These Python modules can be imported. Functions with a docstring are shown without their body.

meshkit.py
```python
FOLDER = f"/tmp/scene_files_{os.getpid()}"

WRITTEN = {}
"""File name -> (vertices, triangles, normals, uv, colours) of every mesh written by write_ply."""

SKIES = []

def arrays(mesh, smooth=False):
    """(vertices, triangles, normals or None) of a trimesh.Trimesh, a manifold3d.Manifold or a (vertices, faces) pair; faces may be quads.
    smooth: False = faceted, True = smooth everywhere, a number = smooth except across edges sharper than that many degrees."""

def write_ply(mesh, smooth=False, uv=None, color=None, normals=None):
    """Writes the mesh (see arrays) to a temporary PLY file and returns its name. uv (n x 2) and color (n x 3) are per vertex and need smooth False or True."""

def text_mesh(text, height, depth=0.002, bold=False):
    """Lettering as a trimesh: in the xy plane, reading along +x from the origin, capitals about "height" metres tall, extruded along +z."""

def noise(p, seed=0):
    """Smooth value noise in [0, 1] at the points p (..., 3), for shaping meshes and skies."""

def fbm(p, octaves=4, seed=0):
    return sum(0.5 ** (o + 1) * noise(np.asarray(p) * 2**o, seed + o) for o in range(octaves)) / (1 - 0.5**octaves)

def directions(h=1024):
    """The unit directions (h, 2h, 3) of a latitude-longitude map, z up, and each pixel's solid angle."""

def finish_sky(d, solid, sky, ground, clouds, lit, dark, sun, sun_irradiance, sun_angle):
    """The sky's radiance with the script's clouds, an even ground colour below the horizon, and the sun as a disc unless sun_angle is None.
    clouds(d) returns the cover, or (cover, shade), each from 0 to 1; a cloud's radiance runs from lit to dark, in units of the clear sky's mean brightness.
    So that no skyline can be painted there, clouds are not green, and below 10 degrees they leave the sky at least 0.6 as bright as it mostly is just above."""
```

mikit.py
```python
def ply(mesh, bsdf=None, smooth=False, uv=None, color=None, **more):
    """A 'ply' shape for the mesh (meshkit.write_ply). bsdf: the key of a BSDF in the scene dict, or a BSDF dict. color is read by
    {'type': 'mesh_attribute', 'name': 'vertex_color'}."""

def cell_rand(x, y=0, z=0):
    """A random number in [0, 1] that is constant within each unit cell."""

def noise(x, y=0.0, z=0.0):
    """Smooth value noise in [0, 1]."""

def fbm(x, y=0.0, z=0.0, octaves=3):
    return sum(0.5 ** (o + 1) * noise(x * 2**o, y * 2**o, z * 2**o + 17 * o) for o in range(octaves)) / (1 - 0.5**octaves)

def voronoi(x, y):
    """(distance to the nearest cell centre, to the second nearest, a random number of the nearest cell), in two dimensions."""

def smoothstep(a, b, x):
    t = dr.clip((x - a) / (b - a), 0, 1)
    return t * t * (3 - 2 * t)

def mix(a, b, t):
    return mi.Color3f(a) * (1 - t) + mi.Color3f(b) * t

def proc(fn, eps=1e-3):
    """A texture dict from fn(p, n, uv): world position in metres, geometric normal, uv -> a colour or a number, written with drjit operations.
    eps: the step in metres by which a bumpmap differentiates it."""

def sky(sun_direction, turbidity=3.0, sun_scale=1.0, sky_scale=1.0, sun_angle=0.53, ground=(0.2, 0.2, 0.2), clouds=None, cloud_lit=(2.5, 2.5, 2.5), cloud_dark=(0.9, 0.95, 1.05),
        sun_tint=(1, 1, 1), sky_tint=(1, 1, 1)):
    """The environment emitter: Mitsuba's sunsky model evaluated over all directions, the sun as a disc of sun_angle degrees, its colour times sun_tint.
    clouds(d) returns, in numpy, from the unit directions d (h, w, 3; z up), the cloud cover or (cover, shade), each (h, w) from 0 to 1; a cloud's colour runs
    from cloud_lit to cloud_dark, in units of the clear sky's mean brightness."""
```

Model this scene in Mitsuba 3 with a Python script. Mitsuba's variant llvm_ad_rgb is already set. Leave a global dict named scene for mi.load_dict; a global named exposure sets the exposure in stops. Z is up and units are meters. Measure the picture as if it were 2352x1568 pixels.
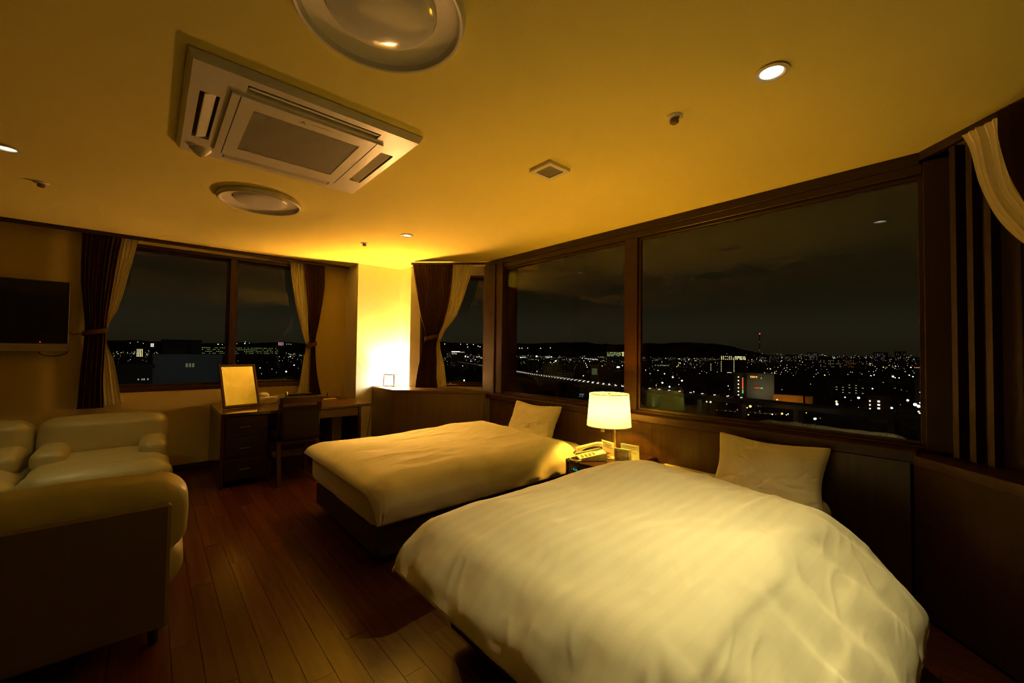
import math, random
import numpy as np, trimesh, shapely.geometry as sg, shapely.affinity as sa
import drjit as dr
import mitsuba as mi
import manifold3d as m3
import mikit, meshkit
from mikit import proc, noise, fbm, smoothstep, mix

random.seed(7); RNG = np.random.default_rng(7)
T = mi.ScalarTransform4f
V = lambda *a: np.array(a, float)
scene, labels = {}, {}

# ------------------------------------------------------------------ camera, sky, lights, exposure
exposure = 0.0
EYE = V(0, 0, 1.31)
FWD, UP = V(.66024, .75062, .02555), V(-.02621, -.01096, .9996)
scene['camera'] = {'type': 'perspective', 'fov': 102.446, 'fov_axis': 'x', 'near_clip': .02, 'far_clip': 20000.,
                   'to_world': T().look_at(origin=EYE.tolist(), target=(EYE + FWD).tolist(), up=UP.tolist())}


def night_clouds(d):
    """Low overcast lit from below by the town: palest in a veil over the horizon, darker and blotchy overhead."""
    el = np.degrees(np.arcsin(np.clip(d[..., 2], -1, 1)))
    az = np.arctan2(d[..., 1], d[..., 0])
    n = meshkit.fbm(np.stack([az * 3, el * .16, az * 0], -1), 4, 5)
    band = np.exp(-((el - 3.0) / 3.2) ** 2)
    s = .80 + .25 * (n - .5) + .10 * np.clip(el / 40, 0, 1) - .52 * band * (.7 + .6 * n)
    return np.ones_like(el), np.clip(s, 0, 1)


SKY = mikit.sky((.3, -.8, .35), turbidity=4, sun_scale=0.0, sky_scale=1.0, ground=(.04, .04, .03), clouds=night_clouds,
                cloud_lit=(1.0, .86, .48), cloud_dark=(.26, .19, .015), sky_tint=(1, 1, 1))
_bm = np.array(SKY['bitmap'], copy=False)
SKY_LEVEL = .0040 / max(float(_bm[:512].mean()), 1e-9)
SKY['scale'] = SKY_LEVEL
SKY['sampling_weight'] = .25
scene['night_sky'] = SKY

LANTERN_RGB = V(1, .43, .070)      # the corner lantern's warm bulb
LAMP_RGB = V(1, .455, .035)          # the bedside lamp
DIM_RGB = V(1, .52, .08)            # the dimmed downlight over the far bed
SPOT_RGB = V(1, .82, .31)           # the recessed downlights
LANTERN_L, PANEL_L, LAMP_L, SPOT_I = 9500., 420., 1250., 11.
SPOTS = [(V(1.784, .522, 2.41), V(1.45, .52, .6), 1.0), (V(1.815, 3.60, 2.41), V(1.70, 3.35, .6), .75), (V(-.63, 3.57, 2.41), V(-.50, 3.95, .4), .24)]
for i, (p, q, k) in enumerate(SPOTS):
    scene[f'downlight_beam_{i}'] = {'type': 'spot', 'to_world': T().look_at(origin=(p + V(0, 0, -.004)).tolist(), target=q.tolist(), up=[0, 1, .01]),
                                    'intensity': {'type': 'rgb', 'value': ((SPOT_RGB, DIM_RGB, SPOT_RGB)[i] * SPOT_I * k).tolist()}, 'cutoff_angle': (42., 46., 44.)[i], 'beam_width': 7., 'sampling_weight': 2.5 if k > .9 else 1. if i == 1 else .3}


# ------------------------------------------------------------------ materials
def rgb(*c): return {'type': 'rgb', 'value': list(map(float, c))}


def prin(c, rough=.5, spec=.5, **k):
    return {'type': 'twosided', 'bsdf': {'type': 'principled', 'base_color': c if isinstance(c, dict) else rgb(*c), 'roughness': rough, 'specular': spec, **k}}


def wood(c1, c2, axis, sc=1.0):
    """Grain that runs along one world axis (0 x, 1 y, 2 z)."""
    def f(p, n, uv):
        q = [p.x, p.y, p.z]
        k = [40. * sc, 40. * sc, 40. * sc]; k[axis] = 1.6 * sc
        g = fbm(q[0] * k[0], q[1] * k[1], q[2] * k[2], 3)
        k2 = [150. * sc] * 3; k2[axis] = 4. * sc
        h = noise(q[0] * k2[0], q[1] * k2[1], q[2] * k2[2])
        return mix(c1, c2, dr.clip(g * .75 + h * .35, 0, 1))
    return proc(f)


def plank_colour(p, n, uv):
    w, L = .1, .9
    cx = dr.floor(p.x / w); cy = dr.floor((p.y + cx * .37) / L)
    r = mikit.cell_rand(cx, cy, 3)
    g = fbm(p.x * 55 + r * 90, p.y * 2.2, r * 7, 3)
    return mix((.024, .005, .0024), (.070, .018, .007), dr.clip(.15 + .55 * r * g * 1.5 + .3 * g, 0, 1))


def sheet_colour(p, n, uv):
    """White cotton with a woven satin stripe; uv.y runs across the bed in metres."""
    s = uv.y / .062
    s = s - dr.floor(s)
    band = smoothstep(.02, .06, s) * (1 - smoothstep(.48, .52, s))
    return mix((.84, .81, .70), (.755, .725, .62), band * .30)


def sheet_relief(p, n, uv):
    return fbm(uv.x * 60, uv.y * 60, 0., 3) * .6 + noise(uv.x * 14, uv.y * 30, 3.) * .8


B = dict(
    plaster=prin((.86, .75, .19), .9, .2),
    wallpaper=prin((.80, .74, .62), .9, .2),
    shaded_wallpaper=prin((.60, .48, .16), .9, .2),  # wallpaper copy with the shade of the far left wall in its colour
    back_wall=prin((.10, .08, .055), .9, .2),
    floor_wood={'type': 'twosided', 'bsdf': {'type': 'principled', 'base_color': proc(plank_colour), 'roughness': .27, 'specular': .5}},
    floor_base=prin((.05, .015, .008), .6),
    frame_wood=prin(wood((.013, .0033, .002), (.028, .0075, .004), 2), .42, .4),
    trim_wood=prin(wood((.013, .0033, .002), (.028, .0075, .004), 1), .42, .4),
    deep_wood=prin(wood((.010, .003, .002), (.022, .007, .004), 2), .5, .3),
    panel_wood=prin(wood((.020, .0095, .0035), (.048, .023, .0085), 2), .32, .4),
    dark_wood=prin(wood((.016, .006, .004), (.034, .013, .007), 0), .10, .3),
    desk_front=prin((.008, .003, .002), .4, .3),
    chair_wood=prin((.035, .011, .005), .4, .3),
    chair_pad=prin((.006, .003, .002), .55, .15),
    cabinet_wood=prin(wood((.050, .029, .012), (.09, .052, .022), 2), .34, .4),
    cream_enamel=prin((.78, .73, .58), .35, .5),
    cream_plastic=prin((.76, .71, .56), .42, .5),
    louver=prin((.70, .65, .50), .45),
    slot_dark=prin((.05, .04, .025), .8),
    grille_cream=prin((.42, .38, .27), .6),
    opal=prin((.80, .76, .66), .12, .6),
    chrome={'type': 'twosided', 'bsdf': {'type': 'roughconductor', 'alpha': .12, 'material': 'Cr'}},
    brass={'type': 'twosided', 'bsdf': {'type': 'principled', 'base_color': rgb(.78, .60, .30), 'metallic': .9, 'roughness': .28}},
    black_metal=prin((.02, .02, .02), .4),
    iron=prin((.16, .09, .03), .5),
    screen=prin((.006, .006, .007), .08, .5),
    tv_silver=prin((.22, .19, .15), .35, .5),
    leather={'type': 'twosided', 'bsdf': {'type': 'bumpmap', 'arbitrary': proc(lambda p, n, uv: fbm(p.x * 90, p.y * 90, p.z * 90, 2) * .0007), 'bsdf': {'type': 'principled', 'base_color': rgb(.42, .38, .20), 'roughness': .42, 'specular': .5}}},
    shell=prin((.16, .12, .065), .6),
    sheet={'type': 'twosided', 'bsdf': {'type': 'principled', 'base_color': proc(sheet_colour), 'roughness': .85, 'specular': .2, 'sheen': .25}},
    linen=prin((.82, .78, .64), .9, .15),
    mattress_cloth=prin((.58, .53, .40), .9, .15),
    bed_base=prin((.015, .006, .004), .7),
    drape=prin((.045, .018, .007), .85, .2),
    sheer=prin((.84, .76, .52), .9, .15),
    paper=prin((.86, .84, .76), .8, .2),
    ink=prin((.25, .22, .17), .8),
    grey_print=prin((.30, .30, .34), .6),
    orange_print=prin((.75, .28, .08), .7),
    phone=prin((.80, .77, .66), .3, .5),
    key=prin((.35, .33, .28), .4),
    mirror={'type': 'twosided', 'bsdf': {'type': 'conductor', 'material': 'Ag'}},
    black_box=prin((.02, .012, .008), .4),
    rubber=prin((.03, .03, .03), .8),
    glass={'type': 'thindielectric', 'int_ior': 1.37},
    town_ground=prin((.03, .027, .022), .9, .1),
    hill=prin((.016, .015, .012), .95, .05),
    concrete=prin((.30, .28, .24), .9, .1),
    facade_grey=prin((.34, .34, .33), .9, .1),
    facade_dark=prin((.10, .10, .09), .9, .1),
    facade_cool=prin((.30, .34, .36), .9, .1),
    facade_orange=prin((.62, .42, .20), .9, .1),
    roof_metal=prin((.26, .26, .24), .5, .4),
    foliage=prin((.02, .022, .012), .95, .05),
    car_paint=prin((.06, .06, .06), .4),
    led_black=prin((.01, .008, .006), .25),
)
scene.update(B)


# ------------------------------------------------------------------ helpers
def key_of(name, parent=None):
    base = (parent + '__' if parent else '') + name
    k, n = base, 0
    while k in scene or k in labels or k in USED:
        n += 1; k = f'{base}_{n:03d}'
    USED.add(k)
    return k


USED = set()


def tag(k, label=None, cat=None, group=None, kind=None):
    d = labels.setdefault(k, {})
    for a, b in (('label', label), ('category', cat), ('group', group), ('kind', kind)):
        if b: d[a] = b
    return k


def thing(name, label, cat, group=None, kind=None):
    return tag(key_of(name), label, cat, group, kind)


def add(name, mesh, bsdf, parent=None, smooth=35, label=None, cat=None, group=None, kind=None, emit=None, weight=0., uv=None, **more):
    k = key_of(name, parent)
    if emit is not None:
        more['emitter'] = {'type': 'area', 'radiance': rgb(*emit), 'sampling_weight': float(weight)}
    scene[k] = mikit.ply(mesh, bsdf, smooth=smooth, uv=uv, **more)
    if label or cat or kind or group: tag(k, label, cat, group, kind)
    return k


def struct(name, mesh, bsdf, parent=None, smooth=False, label=None):
    return add(name, mesh, bsdf, parent, smooth, label=label, kind=None if parent else 'structure')


def cat_(*ms): return trimesh.util.concatenate([m for m in ms])


def box(lo, hi, b=0.0):
    lo, hi = np.minimum(lo, hi).astype(float), np.maximum(lo, hi).astype(float)
    if b <= 0:
        return trimesh.creation.box(bounds=[lo, hi])
    b = min(b, .45 * float((hi - lo).min()))
    pts = []
    for sx in (0, 1):
        for sy in (0, 1):
            for sz in (0, 1):
                c = np.where([sx, sy, sz], hi, lo); s = np.where([sx, sy, sz], -1, 1) * b
                for k in range(3):
                    d = s.copy(); d[k] = 0
                    pts.append(c + d)
    return trimesh.convex.convex_hull(np.array(pts))


def cbox(c, size, b=0.0, rz=0.0, rx=0.0, ry=0.0):
    m = box(-V(*size) / 2, V(*size) / 2, b)
    for ang, ax in ((rx, [1, 0, 0]), (ry, [0, 1, 0]), (rz, [0, 0, 1])):
        if ang: m.apply_transform(trimesh.transformations.rotation_matrix(ang, ax))
    m.apply_translation(c)
    return m


def placed(m, loc=(0, 0, 0), rz=0.0, sc=1.0):
    m = m.copy()
    if sc != 1.0: m.apply_scale(sc)
    if rz: m.apply_transform(trimesh.transformations.rotation_matrix(rz, [0, 0, 1]))
    m.apply_translation(loc)
    return m


def prism(pts, z0, z1):
    m = trimesh.creation.extrude_polygon(sg.Polygon(pts), z1 - z0, engine='earcut'); m.apply_translation([0, 0, z0]); return m


def lathe(prof, n=48, loc=(0, 0, 0)):
    m = trimesh.creation.revolve(np.array(prof, float), sections=n); m.fix_normals(); m.apply_translation(loc); return m


def tube(pts, r, n=10):
    """A tube along a polyline, capped."""
    p = np.asarray(pts, float)
    t = np.gradient(p, axis=0); t /= np.linalg.norm(t, axis=1, keepdims=True) + 1e-12
    up = V(0, 0, 1) if abs(t[:, 2]).mean() < .9 else V(1, 0, 0)
    a = np.cross(t, up); a /= np.linalg.norm(a, axis=1, keepdims=True) + 1e-12
    b = np.cross(t, a)
    rr = np.broadcast_to(r, (len(p),))
    ang = np.arange(n) * 2 * np.pi / n
    v = p[:, None] + rr[:, None, None] * (np.cos(ang)[None, :, None] * a[:, None] + np.sin(ang)[None, :, None] * b[:, None])
    v = v.reshape(-1, 3); f = []
    for i in range(len(p) - 1):
        for j in range(n):
            q = [i * n + j, i * n + (j + 1) % n, (i + 1) * n + (j + 1) % n, (i + 1) * n + j]
            f += [[q[0], q[1], q[2]], [q[0], q[2], q[3]]]
    L = len(p) * n; v = np.vstack([v, p[0], p[-1]])
    for j in range(n):
        f += [[L, (j + 1) % n, j], [L + 1, (len(p) - 1) * n + j, (len(p) - 1) * n + (j + 1) % n]]
    m = trimesh.Trimesh(v, f, process=False); m.fix_normals(); return m


def spline(ctrl, n=24):
    from scipy.interpolate import CubicSpline
    c = np.asarray(ctrl, float); s = np.arange(len(c))
    return CubicSpline(s, c)(np.linspace(0, len(c) - 1, n))


_CUBE = trimesh.creation.box((2, 2, 2))
for _ in range(5): _CUBE = _CUBE.subdivide()
_CUBE.merge_vertices()


def cushion(c, size, r, bulge=.02, seed=0, wr=.004, rz=0.0, rx=0.0, freq=6.):
    """A soft rounded block: box with radius r, swollen in the middle, lightly creased."""
    h = V(*size) / 2; r = min(r, h.min() * .98)
    p = _CUBE.vertices * h
    inner = np.clip(p, -(h - r), h - r)
    d = p - inner; nrm = np.linalg.norm(d, axis=1, keepdims=True)
    flat = nrm[:, 0] < 1e-9
    d = np.where(flat[:, None], 0, d / np.maximum(nrm, 1e-9))
    q = inner + d * r
    s = q / h
    for k in range(3):
        i, j = [a for a in range(3) if a != k]
        q[:, k] += np.sign(s[:, k]) * np.abs(s[:, k]) ** 1.5 * bulge * (1 - np.clip(np.abs(s[:, i]), 0, 1) ** 2.2) * (1 - np.clip(np.abs(s[:, j]), 0, 1) ** 2.2)
    q += d * ((meshkit.fbm(q * freq + seed * 3.1, 3, seed) - .5) * 2 * wr)[:, None]
    m = trimesh.Trimesh(q, _CUBE.faces, process=False)
    if rx: m.apply_transform(trimesh.transformations.rotation_matrix(rx, [1, 0, 0]))
    if rz: m.apply_transform(trimesh.transformations.rotation_matrix(rz, [0, 0, 1]))
    m.apply_translation(c)
    return m


def grid_faces(nu, nv, flip=False):
    i, j = np.meshgrid(np.arange(nu - 1), np.arange(nv - 1), indexing='ij')
    a = i * nv + j; b = a + 1; c = a + nv + 1; d = a + nv
    f = np.vstack([np.stack([a, d, c], -1).reshape(-1, 3), np.stack([a, c, b], -1).reshape(-1, 3)])
    return f[:, ::-1] if flip else f

# ------------------------------------------------------------------ the room shell
HC = 2.41
YA, YP = 5.62, 5.19             # far left wall, front face of the pillar in the corner
XB = 3.10                       # plane of the long window
ROOM = [(-3.3, -2.4), (-3.3, YA), (1.957, YA), (1.957, YP), (2.53, YP), (2.53, 4.88), (3.36, 4.05), (3.18, 4.02), (3.18, .08), (2.30, -.80), (2.30, -2.4)]
room = sg.Polygon(ROOM)
slab = room.buffer(.25, join_style=2)

struct('floor', prism(list(slab.exterior.coords)[:-1], -.25, -.012), 'floor_base')
PW, PL = .1, .9
cells = []
for i in range(-33, 33):
    off = i * .37
    for j in range(-5, 9):
        x0, x1 = i * PW, (i + 1) * PW; y0, y1 = j * PL - off % PL, (j + 1) * PL - off % PL
        cx, cy = (x0 + x1) / 2, (y0 + y1) / 2
        cell = sg.box(x0, y0, x1, y1).intersection(room)
        if cell.area < .004 or cell.geom_type != 'Polygon': continue
        d = V(cx, cy, -1.31); f = d @ FWD; r = V(.75059, -.66065, .01244) @ d; u = d @ UP
        seen = f > .3 and abs(r / f) < 1.3 and -.88 < u / f < .2 and not (cx > 1.15 and cy < 3.9) and cx > -1.4
        cells.append((not seen, math.hypot(cx, cy), i, j, cell))
cells.sort(key=lambda c: c[:4])
rest = []
for n, (hid, dist, i, j, cell) in enumerate(cells):
    c = cell.buffer(-.0009, join_style=2)
    m = trimesh.creation.extrude_polygon(c, .012 + .0006 * ((i * 7 + j * 13) % 5) / 4, engine='earcut'); m.apply_translation([0, 0, -.012])
    if n < 300 and not hid: add('plank', m, 'floor_wood', 'floor', False)
    else: rest.append(m)
add('plank_field', cat_(*rest), 'floor_wood', 'floor', False, kind='stuff')

holes = [sg.Point(p[0], p[1]).buffer(.046, 24) for p, q, k in SPOTS]
ceil = slab
for hh in holes: ceil = ceil.difference(hh)
m = trimesh.creation.extrude_polygon(ceil, .06, engine='earcut'); m.apply_translation([0, 0, HC])
struct('ceiling', m, 'plaster')
tag('ceiling', 'plain cream plaster ceiling', None, None, 'structure')


def wall_with_hole(P0, P1, zlo, zhi, holes_, th, outward):
    """A wall from P0 to P1 in plan with rectangular openings (u0, u1, z0, z1)."""
    P0, P1 = V(*P0), V(*P1); L = np.linalg.norm(P1 - P0); d = (P1 - P0) / L
    poly = sg.box(0, zlo, L, zhi)
    for a, b, c, e in holes_: poly = poly.difference(sg.box(a, c, b, e))
    m = trimesh.creation.extrude_polygon(poly, th, engine='earcut')
    o = V(*outward) / np.linalg.norm(outward)
    M = np.eye(4); M[:3, 0] = [d[0], d[1], 0]; M[:3, 1] = [0, 0, 1]; M[:3, 2] = [o[0], o[1], 0]; M[:3, 3] = [P0[0], P0[1], 0]
    m.apply_transform(M); m.fix_normals(); return m


# far left wall A (television, desk window)
struct('wall_left', wall_with_hole((-3.3, YA), (1.957, YA), 0, HC, [(3.3 - .47, 3.3 + 1.56, .857, 2.36)], .2, (0, 1)), 'shaded_wallpaper')
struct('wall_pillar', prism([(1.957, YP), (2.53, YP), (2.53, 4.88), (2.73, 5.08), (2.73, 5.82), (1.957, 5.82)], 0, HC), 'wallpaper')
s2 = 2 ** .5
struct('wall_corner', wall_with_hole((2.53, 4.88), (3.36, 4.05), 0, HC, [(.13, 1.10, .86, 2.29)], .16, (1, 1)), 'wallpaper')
struct('wall_right', wall_with_hole((3.18, 4.00), (3.18, .08), 0, HC, [(.05, 3.92 - .06, .80, 2.33)], .16, (1, 0)), 'trim_wood')
struct('wall_near_corner', wall_with_hole((3.18, .08), (2.30, -.80), 0, HC, [(.30, 1.15, .86, 2.33)], .16, (1, -1)), 'deep_wood')
struct('wall_side', box((2.30, -2.4, 0), (2.5, -.80, HC)), 'back_wall')
struct('wall_behind', box((-3.5, -2.6, 0), (2.5, -2.4, HC)), 'back_wall')
struct('wall_end', box((-3.5, -2.4, 0), (-3.3, YA + .2, HC)), 'back_wall')

# baseboards and the rail boards below the ceiling
struct('baseboard_left', cat_(box((-3.3, YA - .014, 0), (.55, YA, .075), .003), box((1.75, YA - .014, 0), (1.957, YA, .075), .003)), 'black_box')
struct('baseboard_pillar', box((1.957, YP - .012, 0), (2.2, YP, .075), .003), 'black_box')
struct('trim_1', box((-3.3, 5.500, 2.372), (1.957, 5.515, HC), .003), 'frame_wood')
struct('trim_2', prism([(2.425, 4.685), (3.085, 4.00), (3.105, 4.02), (2.52, 4.64), (2.52, 4.70), (2.44, 4.70)], 2.386, HC), 'frame_wood')
struct('trim_3', box((3.075, .20, 2.345), (3.10, 4.01, HC), .004), 'trim_wood')
struct('trim_4', prism([(3.075, .203), (2.15, -.722), (2.165, -.737), (3.105, .20)], 2.365, HC), 'trim_wood')


def window(label, P0, d, out, W, z0, z1, mull, fw, glass_off, bsdf='frame_wood', bottom=None, depth=.09):
    """A framed window with its lower left corner (inside) at P0, d along the wall, out towards the outside."""
    k = tag(key_of('window'), label, None, None, 'structure')
    d, o = V(*d, 0), V(*out, 0); P0 = V(P0[0], P0[1], 0)

    def bar(u0, u1, a, b, w0, w1, name, bv=.004):
        c = P0 + d * (u0 + u1) / 2 + o * (w0 + w1) / 2 + V(0, 0, (a + b) / 2)
        return add(name, cbox(c, (u1 - u0, w1 - w0, b - a), bv, math.atan2(d[1], d[0]) if True else 0), bsdf, k, 40)
    bw = bottom or fw
    bar(0, fw, z0, z1, 0, depth, 'jamb'); bar(W - fw, W, z0, z1, 0, depth, 'jamb')
    bar(fw, W - fw, z1 - fw, z1, 0, depth, 'head'); bar(fw, W - fw, z0, z0 + bw, 0, depth, 'sill')
    edges = [fw] + [e for a, w in mull for e in (a, a + w)] + [W - fw]
    for a, w in mull: bar(a, a + w, z0 + bw, z1 - fw, 0, depth, 'mullion')
    for a, b in zip(edges[::2], edges[1::2]):
        s = .022      # slim sash around each pane, set back
        for q in ((a, a + s, z0 + bw, z1 - fw), (b - s, b, z0 + bw, z1 - fw), (a + s, b - s, z0 + bw, z0 + bw + s), (a + s, b - s, z1 - fw - s, z1 - fw)):
            bar(*q, glass_off - .014, glass_off + .014, 'sash', .002)
        c = [P0 + d * u + o * glass_off + V(0, 0, z) for u, z in ((a, z0 + bw), (b, z0 + bw), (b, z1 - fw), (a, z1 - fw))]
        add('pane', trimesh.Trimesh(np.array(c), [[0, 1, 2], [0, 2, 3]], process=False), 'glass', k, False)
    return k


USED.add('window')
window('two-pane window with dark wood frame over the desk', (-.47, YA), (1, 0), (0, 1), 2.03, .857, 2.36, [(1.135, .065)], .035, .10, bottom=.05)
window('narrow window in the far corner beside the pillar', (2.53 + .13 / s2, 4.88 - .13 / s2), (1 / s2, -1 / s2), (1 / s2, 1 / s2), .97, .86, 2.29, [], .03, .08)
kb = window('long two-pane window with wide dark frame behind the beds', (3.075, 4.00), (0, -1), (1, 0), 3.86, .792, 2.345, [(1.98, .115)], .05, .035, 'trim_wood', bottom=.046)
window('window in the near right corner with a low roof outside', (3.18 - .30 / s2, .08 - .30 / s2), (-1 / s2, -1 / s2), (1 / s2, -1 / s2), .85, .86, 2.33, [], .035, .07, 'frame_wood', bottom=.07)
labels['window_001']['label']  # four windows: window_001 .. window_004

# wide posts and reveals of the long window
struct('trim_5', cat_(box((3.06, 3.66, .82), (3.30, 4.02, 2.36), .004), box((3.045, 3.78, .82), (3.075, 3.87, 2.35), .004)), 'deep_wood')
struct('trim_6', cat_(box((3.06, .06, .82), (3.15, .19, 2.35), .004), cbox((3.085, .165, 1.585), (.05, .035, 1.53), .004)), 'deep_wood')
struct('trim_7', cat_(*[prism([(3.02 + a - .0, .13 + a), (3.05 + a, .10 + a), (3.05 + a + .02, .12 + a), (3.02 + a + .02, .15 + a)], .82, 2.36) for a in (-.06, -.115, -.17)]), 'deep_wood')
struct('trim_8', box((2.955, .215, .765), (3.075, 3.99, .825), .006), 'trim_wood', label='dark wood sill ledge below the long window')

# panelled lower walls: head panel of the beds, near corner panel
k = thing('headboard', 'long dark wood headboard panel behind both beds', 'headboard')
ys = [.24, 1.15, 2.08, 3.0, 3.76]
for a, b in zip(ys[:-1], ys[1:]):
    add('panel', box((2.97, a + .0015, .02), (3.06, b - .0015, .766), .003), 'panel_wood', k)
k = thing('panel_cabinet', 'low dark panel unit under the near right corner window', 'cabinet')
c0 = 2.735
add('front_panel', prism([(2.965, .23), (1.95, -.785), (2.02, -.855), (3.035, .16)], .02, .755), 'deep_wood', k, False)
add('top_board', prism([(2.972, .245), (1.94, -.787), (2.2, -1.05), (3.15, -.10 + .05), (3.17, .05), (3.06, .21)], .757, .805), 'frame_wood', k, False)

k = thing('window_latch', 'small brass latch on the sill of the far corner window', 'latch')
P = V(2.53 + .55 / s2, 4.88 - .55 / s2, 0)
add('bar', cbox(P + V(-.012, -.012, .885), (.16, .012, .012), .003, -math.pi / 4), 'brass', k)
add('lever', cbox(P + V(-.025, -.025, .892), (.022, .02, .03), .004, -math.pi / 4), 'brass', k)
k = thing('window_latch', 'brass latch and stay on the sill of the near right corner window', 'latch')
P = V(3.18 - .66 / s2, .08 - .66 / s2, 0)
add('bar', cbox(P + V(-.01, .01, .885), (.42, .012, .012), .003, math.pi / 4), 'brass', k)
add('lever', cbox(P + V(-.03, .03, .885), (.06, .02, .03), .004, math.pi / 4), 'brass', k)

# ------------------------------------------------------------------ ceiling fittings
spots_l = ['bright recessed downlight in the ceiling above the near bed', 'recessed downlight above the far bed near the corner lantern', 'recessed downlight at the left edge above the armchairs']
for (p, q, kk), lb in zip(SPOTS, spots_l):
    k = thing('downlight', lb, 'ceiling light', 'recessed downlights')
    x, y = p[0], p[1]
    add('trim_ring', lathe([(.040, .004), (.046, .0), (.058, -.003), (.060, -.006), (.046, -.008), (.040, -.004), (.040, .004)], 40, (x, y, HC)), 'cream_enamel', k)
    add('reflector', lathe([(.0401, -.003), (.043, -.003), (.043, .05), (.03, .058), (.0, .058), (.0, .056), (.029, .056), (.0385, .045), (.0401, -.003)], 40, (x, y, HC)), 'chrome', k)
    add('bulb', lathe([(.0, -.002), (.030, .0), (.036, .008), (.034, .03), (.0, .034)], 32, (x, y, HC + .006)), 'opal', k, 40, emit=SPOT_RGB * V(1, 1.25, 2.4) * (7 if kk > .9 else 1.6))

AC = V(.552, 2.358)
k = thing('air_conditioner', 'square ceiling cassette air conditioner with four side louvers', 'air conditioner')
z0 = HC - .035
outer = sg.box(-.46, -.46, .46, .46)
slots = [sg.box(-.28, .355, .28, .415), sg.box(-.28, -.415, .28, -.355), sg.box(.355, -.24, .425, .24), sg.box(-.425, -.24, -.355, .24)]
pan = outer.difference(sg.box(-.29, -.29, .29, .29))
for s_ in slots: pan = pan.difference(s_)
fm = trimesh.creation.extrude_polygon(sa.translate(pan, *AC), .018, engine='earcut'); fm.apply_translation([0, 0, z0])
rim = np.array([[(.48, z0 - HC), (.505, -.004), (.505, 0), (.44, 0), (.44, z0 - HC + .018)]])
edge = []
for a in range(4):      # sloping skirt, one piece per side
    q = [(-.46, -.46, z0), (.46, -.46, z0), (.478, -.478, HC - .004), (-.478, -.478, HC - .004), (-.46, -.46, HC), (.46, -.46, HC)]
    e = trimesh.convex.convex_hull(np.array(q)); e.apply_transform(trimesh.transformations.rotation_matrix(a * math.pi / 2, [0, 0, 1])); e.apply_translation([AC[0], AC[1], 0]); edge.append(e)
add('panel', cat_(fm, *edge), 'cream_enamel', k, 30)
add('cavity', box((AC[0] - .44, AC[1] - .44, HC - .015), (AC[0] + .44, AC[1] + .44, HC - .002)), 'slot_dark', k, False)
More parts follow.
